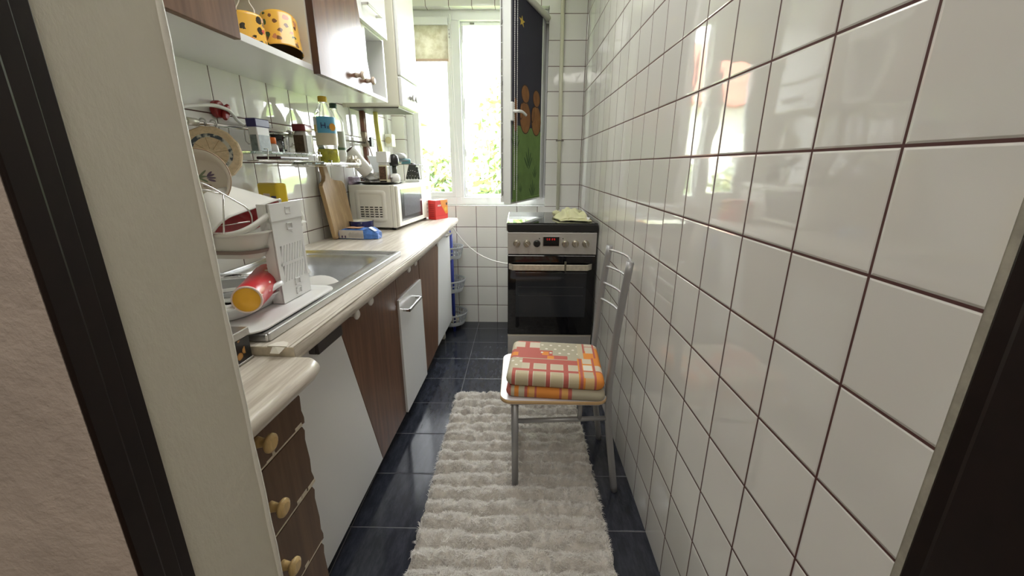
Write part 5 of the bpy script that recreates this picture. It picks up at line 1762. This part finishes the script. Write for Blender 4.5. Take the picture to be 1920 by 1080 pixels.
m_towel = plain('pale_yellow_terry', (0.68, 0.67, 0.42), 0.95, bump=0.8, bscale=300)
tw = thing('towel', 'pale yellow towel crumpled on the right rear of the cooker top', 'towel', (-0.13, 1.93, 0.889))
mb = MB().sheet(towel(), 34, 30)
mb.sheet(lambda a, c: (towel()(a, c)[0] + 0.004, towel()(a, c)[1] - 0.02 + 0.05 * c, towel()(a, c)[2] * 0.35 + 0.65 * 0.8905), 34, 30)
mb.build('cloth', m_towel, tw, solid=0.006)
MB().at((-0.063, 1.795, 0.902), (0.5, 0.2, -0.5)).box((-0.016, -0.004, 0), (0.016, 0.018, 0.0015)).build('care_tag', M['white_plastic'], tw)
tag(crumple(WF, (-0.205, 2.04, 0.905), (0.026, 0.026, 0.018), 6, 0.2).build('sponge_cloth', m_towel), 'small pale yellow balled cloth at the foot of the cream pipe', 'cloth')

# =================================================================== chair
ch = thing('dining_chair', 'silver metal framed chair with pale wooden seat turned side on to the right wall', 'chair', (-0.28, 0.93, 0))
ms = M['silver_paint']


def rear(y, dx=0.0, dz=0.0):
    return spline([(-0.066 + dx, y, 0.001), (-0.088 + dx, y, 0.15), (-0.108 + dx, y, 0.30), (-0.116 + dx, y, 0.42), (-0.113 + dx, y, 0.52), (-0.102 + dx, y, 0.68), (-0.080 + dx, y, 0.893 + dz)], 6)


YN, YF = 0.778, 1.086
MB().tube(rear(YN), 0.0125, 14).build('rear_post', ms, ch)
MB().tube(rear(YF, 0.0, -0.006), 0.0125, 14).build('rear_post', ms, ch)
MB().tube([(-0.443, 0.768, 0.03), (-0.446, 0.762, 0.39)], 0.0125, 14).build('front_leg', ms, ch)
MB().tube([(-0.443, 1.075, 0.03), (-0.446, 1.078, 0.39)], 0.0125, 14).build('front_leg', ms, ch)
for i, (z, x) in enumerate(((0.868, -0.083), (0.802, -0.090), (0.735, -0.098), (0.668, -0.104))):
    p = spline([(x, YF, z), (x + 0.008, YF - 0.03, z + 0.006), (x + 0.032, YF - 0.13, z + 0.010), (x + 0.034, YF - 0.2, z + 0.006), (x + 0.010, YN + 0.03, z - 0.006), (x, YN, z - 0.010)], 7)
    MB().tube(p, 0.0048, 10).build('back_rail', plain('satin_rail', (0.5, 0.5, 0.5), 0.42, 0.6), ch)
MB().tube([(-0.440, 0.768, 0.308), (-0.110, YN, 0.318)], 0.0085, 12).build('stretcher', ms, ch)
MB().tube([(-0.440, 1.075, 0.308), (-0.110, YF, 0.318)], 0.0085, 12).build('stretcher', ms, ch)
MB().tube([(-0.214, 0.774, 0.316), (-0.214, 0.774, 0.392)], 0.0085, 10).build('seat_strut', ms, ch)
MB().tube([(-0.214, 1.08, 0.316), (-0.214, 1.08, 0.392)], 0.0085, 10).build('seat_strut', ms, ch)
b = MB()
b.tube([(-0.446, 0.762, 0.386), (-0.446, 1.078, 0.386)], 0.008, 10).tube([(-0.116, YN, 0.386), (-0.116, YF, 0.386)], 0.008, 10)
b.tube([(-0.446, 0.762, 0.386), (-0.116, YN, 0.386)], 0.008, 10).tube([(-0.446, 1.078, 0.386), (-0.116, YF, 0.386)], 0.008, 10)
b.build('seat_frame', ms, ch)
b = MB()
so = rrect(-0.496, -0.125, 0.738, 1.105, 0.04, 6)
b.prism(so, 0.395, 0.411, 2, smooth=True)
seat = b.build('seat', plain('pale_seat_laminate', (0.74, 0.72, 0.74), 0.3), ch, auto=math.radians(40))
b = MB()
b.loft([[(x, y, z) for x, y in rrect(-0.496 - e, -0.125 + e, 0.738 - e, 1.105 + e, 0.04, 6)] for e, z in ((-0.004, 0.3935), (0.0012, 0.397), (0.0015, 0.408), (-0.001, 0.4106))], cap0=True, cap1=False)
b.build('wooden_edge', wood('light_beech_edge', (0.68, 0.47, 0.25), (0.60, 0.39, 0.19), 0, rough=0.35), seat)

# folded patchwork seat pads
BG = (0.50, 0.44, 0.31)
RD = (0.46, 0.125, 0.10)
OR = (0.70, 0.26, 0.055)
CR = (0.62, 0.54, 0.42)
OL = (0.42, 0.38, 0.28)
WTc = (0.72, 0.68, 0.58)


def patch(name, kind):
    # coordinates local to the pad: a along its width (0..0.335), b along its depth (0..0.30), c height
    if kind == 0:
        rl = [(-1, 1, -1, 1, BG)]
        rl += [(0.02, 0.25, -1, 0.13, RD)]
        for a in (0.032, 0.092, 0.152, 0.215):
            for c0, c1 in ((-1, 0.034), (0.050, 0.094)):
                rl.append((a, a + 0.046, c0, c1, CR))
                rl.append((a + .003, a + 0.043, c0 + .003, c1 - .003, (0.56, 0.49, 0.36) if c0 > 0 else (0.52, 0.44, 0.29)))
        rl += [(-0.02, 0.05, 0.05, 0.135, BG), ('dots', -0.02, 0.05, 0.05, 0.135, 0.03, 0.0055, WTc)]
        rl += [(0.02, 0.14, 0.135, 0.30, RD), (0.0, 0.22, 0.135, 0.205, RD), (0.0, 0.03, 0.15, 0.18, OR), (0.12, 0.145, 0.165, 0.195, OR), (0.14, 0.165, 0.135, 0.16, OR)]
        rl += [(0.012, 0.052, 0.225, 0.275, CR), (0.07, 0.11, 0.225, 0.275, CR), (0.11, 0.255, 0.205, 0.32, OL), (0.16, 0.255, 0.165, 0.21, OL), (0.215, 0.26, 0.13, 0.17, OL)]
        rl += [('dots', 0.115, 0.255, 0.17, 0.31, 0.034, 0.0055, WTc)]
        rl += [(0.25, 0.36, -1, 0.15, OR), (0.272, 0.305, -1, 0.03, (0.62, 0.42, 0.2)), (0.275, 0.36, 0.15, 0.22, OR), (0.285, 0.36, 0.2, 0.32, CR), (0.268, 0.30, 0.06, 0.10, WTc), (0.268, 0.30, 0.01, 0.05, BG), (0.31, 0.36, 0.06, 0.10, CR),
               (0.268, 0.30, 0.11, 0.15, CR), (0.255, 0.265, -1, 0.15, RD), (0.302, 0.309, -1, 0.16, RD), (0.275, 0.282, 0.2, 0.32, RD), (0.313, 0.320, 0.16, 0.32, RD), (0.25, 0.36, 0.052, 0.058, RD), (0.28, 0.36, 0.255, 0.26, RD), (0.32, 0.36, 0.18, 0.25, OR)]
    else:
        rl = [(0.03, 0.24, -1, 1, OR), (0.045, 0.075, -1, 1, BG), (0.0, 0.018, -1, 1, RD), (0.065, 0.075, -1, 1, RD), (0.1, 0.107, -1, 1, RD), (0.08, 0.1, -1, 1, (0.66, 0.36, 0.12)),
              (0.185, 0.193, -1, 1, RD), (0.193, 0.215, -1, 1, (0.66, 0.36, 0.12)), (0.215, 0.228, -1, 1, RD), (0.228, 0.36, -1, 1, OL), ('dots', 0.235, 0.36, -1, 1, 0.05, 0.006, WTc)]
    return rects(name, BG, rl, 0, 1, rough=0.85, bump=0.25)


def pad(name, label, XM, w_, d_, h_, kind):
    t = bpy.data.objects.new(name, None)
    col.objects.link(t)
    t.empty_display_size = 0.05
    t.matrix_world = XM
    WORLD[t.name] = XM.copy()
    tag(t, label, 'cushion', 'folded patchwork seat pads on the chair')
    mb = MB()
    mb.mat(XM)
    rings = []
    for k in range(9):
        a = PI * k / 8
        ins = 0.017 * (1 - math.sin(a))
        zz = h_ * 0.5 - h_ * 0.5 * math.cos(a)
        bulge = 0.003 * math.sin(a)
        rings.append([(u, v, zz) for u, v in rrect(ins, w_ - ins, ins, d_ - ins, 0.022, 6)])
    rings[0] = [(u, v, 0.0) for u, v in rrect(0.02, w_ - 0.02, 0.02, d_ - 0.02, 0.02, 6)]
    mb.loft(rings)
    o = mb.build('cover', patch(name + '_patchwork', kind), t, auto=math.radians(60))
    return t


pad('seat_pad', 'lower folded patchwork seat pad lying on the wooden chair seat', Matrix.Translation((-0.478, 0.752, 0.412)) @ Matrix.Rotation(math.radians(-4.5), 4, 'Z') @ Matrix.Rotation(math.radians(0.5), 4, 'Y'), 0.342, 0.30, 0.040, 1)
pad('seat_pad', 'upper folded patchwork seat pad with dotted olive patch, top of the pair on the chair', Matrix.Translation((-0.478, 0.756, 0.4535)) @ Matrix.Rotation(math.radians(-4.5), 4, 'Z') @ Matrix.Rotation(math.radians(0.8), 4, 'Y'), 0.338, 0.298, 0.048, 0)

# =================================================================== rug
RX0, RX1, RY0, RY1 = -0.765, -0.135, 0.10, 1.445
rg = thing('rug', 'long cream faux fur runner rug with ridged rows on the dark tile floor', 'rug', (-0.45, 0.8, 0.0))
rs = np.random.RandomState(3)
nx, ny = 150, 300


def vnoise(x, y, sc, seed):
    rs_ = np.random.RandomState(seed)
    g = rs_.rand(64, 64)
    xs, ys = x * sc, y * sc
    xi, yi = np.floor(xs).astype(int), np.floor(ys).astype(int)
    fx, fy = xs - xi, ys - yi
    fx, fy = fx * fx * (3 - 2 * fx), fy * fy * (3 - 2 * fy)
    a = g[xi % 64, yi % 64] * (1 - fx) + g[(xi + 1) % 64, yi % 64] * fx
    c = g[xi % 64, (yi + 1) % 64] * (1 - fx) + g[(xi + 1) % 64, (yi + 1) % 64] * fx
    return a * (1 - fy) + c * fy


def rug_h(x, y):
    w_ = 0.018 * (vnoise(x, y, 9, 1) - .5)
    ph = (y + w_) / 0.066
    ridge = np.abs(np.sin(np.pi * ph)) ** 0.8
    lump = vnoise(x, y, 26, 2) * 0.6 + vnoise(x, y, 60, 5) * 0.4
    return 0.005 + ridge * (0.010 + 0.030 * lump) + 0.005 * vnoise(x, y, 140, 6)


X_, Y_ = np.meshgrid(np.linspace(0, 1, nx + 1), np.linspace(0, 1, ny + 1))
xx = RX0 + (RX1 - RX0) * X_
yy = RY0 + (RY1 - RY0) * Y_
xx = xx - 0.028 * Y_ * 0 + np.where(X_ > .5, 1, -1) * 0.008 * (np.abs(np.sin(np.pi * yy / 0.066)) - .6) * (np.abs(X_ - .5) * 2) ** 6
zz = rug_h(xx + 2, yy + 2)
edge = np.minimum(np.minimum(X_, 1 - X_) * (RX1 - RX0), np.minimum(Y_, 1 - Y_) * (RY1 - RY0))
zz = 0.0015 + (zz - 0.0015) * np.clip(edge / 0.02 + 0.12, 0, 1) ** 0.5
verts = np.stack([xx, yy, zz], -1).reshape(-1, 3)
mb = MB()
mb.v = [Vector(p) for p in verts]
W1 = nx + 1
for j in range(ny):
    for i in range(nx):
        mb.f.append((j * W1 + i, j * W1 + i + 1, (j + 1) * W1 + i + 1, (j + 1) * W1 + i))
mb.mi = [0] * len(mb.f)
mb.sm = [True] * len(mb.f)
m_rug, t = newmat('cream_faux_fur')
o_ = t.obj()
nz = t.noise(o_, 26, 4, 0.7)
t.pbr(t.mix(t.mapr(nz, 0.3, 0.7), (0.70, 0.665, 0.61), (0.86, 0.83, 0.78)), 0.95, 0, t.bump(t.noise(o_, 260, 4, 0.7), 0.8, 0.004), 0.1, Sheen_Weight=0.3)
mb.build('pile_base', plain('fur_root_shade', (0.52, 0.48, 0.43), 0.95, var=0.15, vscale=40, bump=0.8, bscale=260), rg)  # darker than the tufts: furrow shade put into the base colour
# fur tufts: thin tapered blades following a swirling lay
nb = 90000
px = RX0 + (RX1 - RX0) * rs.rand(nb)
py = RY0 + (RY1 - RY0) * rs.rand(nb)
hz = rug_h(px + 2, py + 2)
ed = np.minimum(np.minimum(px - RX0, RX1 - px), np.minimum(py - RY0, RY1 - py))
hz = 0.0015 + (hz - 0.0015) * np.clip(ed / 0.02 + 0.12, 0, 1) ** 0.5 - 0.001
ang = vnoise(px + 3, py + 3, 22, 11) * 2 * np.pi * 2.2 + rs.randn(nb) * 0.5
ln = 0.008 + 0.008 * rs.rand(nb)
dx, dy = np.cos(ang), np.sin(ang)
wd = 0.00055
sx, sy = -dy * wd, dx * wd
p0 = np.stack([px, py, hz], -1)
lift = 0.003 + 0.004 * rs.rand(nb)
p1 = p0 + np.stack([dx * ln * .5, dy * ln * .5, lift], -1)
p2 = p0 + np.stack([dx * ln, dy * ln, lift * 0.6], -1)
sv_ = np.stack([sx, sy, np.zeros(nb)], -1)
V = np.stack([p0 - sv_, p0 + sv_, p1 + sv_ * .8, p1 - sv_ * .8, p2], 1).reshape(-1, 3)
V[:, 2] = np.maximum(V[:, 2], 0.0008)
V = V - np.array([-0.45, 0.8, 0.0])
me = bpy.data.meshes.new('fur')
i0 = np.arange(nb) * 5
loops = np.stack([i0, i0 + 1, i0 + 2, i0 + 3, i0 + 3, i0 + 2, i0 + 4], 1).reshape(-1)
me.vertices.add(len(V))
me.vertices.foreach_set('co', V.astype(np.float32).reshape(-1))
me.loops.add(len(loops))
me.loops.foreach_set('vertex_index', loops.astype(np.int32))
me.polygons.add(nb * 2)
st_ = np.stack([np.arange(nb) * 7, np.arange(nb) * 7 + 4], 1).reshape(-1)
me.polygons.foreach_set('loop_start', st_.astype(np.int32))
me.update(calc_edges=True)
me.validate()
me.materials.append(m_rug)
fo = bpy.data.objects.new('fur', me)
col.objects.link(fo)
fo.parent = rg
fo['kind'] = 'stuff'

# =================================================================== basket tower
bk = thing('basket_tower', 'three tier grey plastic vegetable basket stand in the corner past the worktop', 'basket stand', (-1.0, 2.4, 0.0))
m_bas = plain('grey_basket_plastic', (0.42, 0.44, 0.46), 0.4)
m_bluep = plain('blue_post_plastic', (0.03, 0.05, 0.32), 0.35)
BX, BY, BR = -0.945, 2.395, 0.108


def basket(z, r):
    pt = MB()
    n = 40
    for (z0, z1, r0, r1) in ((z + 0.078, z + 0.090, r + 0.004, r + 0.006), (z + 0.048, z + 0.054, r - 0.006, r - 0.005), (z, z + 0.03, r - 0.018, r - 0.010)):
        pt.at((BX, BY, 0)).lathe([(r0, z0), (r1, z1), (r1 - 0.004, z1), (r0 - 0.004, z0)], n, cap0=False, cap1=False)
    pt.at((BX, BY, 0)).lathe([(0.001, z), (r - 0.018, z), (r - 0.018, z + 0.003), (0.001, z + 0.003)], n, cap0=False, cap1=False)
    X0 = Matrix.Translation((BX, BY, 0))
    for k in range(30):
        a = 2 * PI * k / 30
        c_, s_ = math.cos(a), math.sin(a)
        pt.mat(X0 @ Matrix.Rotation(a, 4, 'Z')).hexa([(r - 0.013, -0.0035, z + 0.028), (r - 0.009, -0.0035, z + 0.028), (r - 0.009, 0.0035, z + 0.028), (r - 0.013, 0.0035, z + 0.028)],
                                                       [(r + 0.000, -0.0035, z + 0.080), (r + 0.004, -0.0035, z + 0.080), (r + 0.004, 0.0035, z + 0.080), (r + 0.000, 0.0035, z + 0.080)])
    return pt.build('basket', m_bas, bk)


for z, r in ((0.545, 0.105), (0.30, 0.112), (0.045, 0.120)):
    basket(z, r)
b = MB()
for dx_, dy_ in ((0.035, -0.070), (-0.075, -0.05), (0.0, 0.08)):
    b.tube([(BX + dx_, BY + dy_, 0.001), (BX + dx_, BY + dy_, 0.73)], 0.011, 12)
b.build('post', m_bluep, bk)
tag(MB().ball((BX + 0.03, BY - 0.04, 0.048 + 0.036), (0.035, 0.035, 0.034)).build('onion', plain('pale_onion', (0.60, 0.52, 0.36), 0.5, var=0.2)), 'pale round vegetable in the lowest basket', 'vegetable')

# white cable from the worktop to the stove
tag(MB().tube(spline([(-0.905, 2.262, 0.800), (-0.885, 2.30, 0.77), (-0.835, 2.33, 0.690), (-0.775, 2.34, 0.625), (-0.70, 2.33, 0.575), (-0.61, 2.30, 0.545), (-0.53, 2.27, 0.535), (-0.49, 2.275, 0.53)], 8), 0.0042, 10).build('cable', M['cable']),
    'white cable hanging from the worktop end across to the stove', 'cable')

# worn plaster marks where the old pipes left the back wall
stn = plain('grey_mortar_patch', (0.42, 0.39, 0.34), 0.9, var=0.2, vscale=60)
for nm, x, z, s_ in (('dowel tip by the basket stand', -0.962, 0.09, 1.0), ('dowel tip near the stove', -0.885, 0.10, 1.3)):
    pts = []
    rr = random.Random(int(x * 1000))
    for k in range(14):
        a = 2 * PI * k / 14
        r = 0.011 * s_ * rr.uniform(.7, 1.3)
        pts.append((x + r * math.cos(a), z + 1.5 * r * math.sin(a)))
    struct(MB().prism(pts, YB - 0.0012, YB + 0.002, axis=1).build('trim_%d' % (6 if x < -0.9 else 7), stn, fix=True), 'grey mortar patch low on the tiled back wall')

# =================================================================== outside the window
struct(MB().box((-30, 3.0, -0.5), (30, 60, -0.45)).build('ground', plain('lawn', (0.20, 0.29, 0.07), 0.9, var=0.35, vscale=3)))
m_leafs = [plain('leaf_green', (0.22, 0.30, 0.10), 0.6), plain('leaf_yellow_green', (0.36, 0.35, 0.14), 0.6), plain('leaf_blue_green', (0.20, 0.28, 0.16), 0.6)]


def foliage(name, label, c, r, n, seed, mats, trunk=True, size=0.10):
    t = thing(name, label, 'shrub' if name == 'shrub' else 'tree', (c[0], c[1], -0.45))
    rs_ = np.random.RandomState(seed)
    d = rs_.randn(n, 3)
    d /= np.linalg.norm(d, axis=1)[:, None]
    rad = 0.45 + 0.6 * rs_.rand(n) ** 0.6
    P = np.array(c) + d * np.array(r) * rad[:, None]
    P[:, 2] = np.maximum(P[:, 2], -0.4)
    mb = MB()
    a = rs_.randn(n, 3); a /= np.linalg.norm(a, axis=1)[:, None]
    e = rs_.randn(n, 3); e -= (e * a).sum(1)[:, None] * a; e /= np.linalg.norm(e, axis=1)[:, None]
    s_ = size * (0.6 + 0.8 * rs_.rand(n))[:, None]
    q = [P - a * s_, P + e * s_ * .45, P + a * s_, P - e * s_ * .45]
    for i in range(n):
        mb.v += [Vector(q[k][i]) for k in range(4)]
        mb.f.append((4 * i, 4 * i + 1, 4 * i + 2, 4 * i + 3))
        mb.mi.append(int(rs_.randint(len(mats))))
        mb.sm.append(False)
    mb.build('leaves', mats, t)
    if trunk:
        MB().tube([(c[0], c[1], -0.45), (c[0] + 0.03, c[1], c[2])], 0.04, 8).build('trunk', plain('bark', (0.10, 0.07, 0.05), 0.9), t)


foliage('shrub', 'tall green shrub seen through the open middle of the window', (-0.55, 6.0, 0.55), (0.75, 0.6, 1.15), 2000, 1, m_leafs)
foliage('shrub', 'yellowish shrub behind the left window light, lower than its neighbour', (-2.05, 7.2, 0.45), (0.75, 0.6, 1.05), 1800, 2, m_leafs)
foliage('shrub', 'low shrub far to the left, mostly hidden by the boiler', (-4.2, 8.6, 0.2), (1.0, 0.8, 0.9), 1600, 3, m_leafs)
foliage('tree', 'loose tree rising beside the open window sash', (-0.2, 8.5, 1.6), (1.3, 1.0, 1.6), 1800, 4, m_leafs, True, 0.12)
hs_ = thing('house', 'neighbouring white house with a red tiled roof beyond the garden', 'house', (-9, 15, -0.45))
MB().box((-13.0, 13.5, -0.45), (-5.2, 20, 3.0)).build('wall', plain('house_white', (0.72, 0.70, 0.66), 0.8), hs_)
MB().prism([(12.9, 3.0), (20.6, 3.0), (16.75, 5.6)], -13.4, -4.8, axis=0).build('roof', plain('red_roof_tiles', (0.40, 0.11, 0.06), 0.7, var=0.25, vscale=3), hs_, fix=True)
bpy.context.view_layer.update()
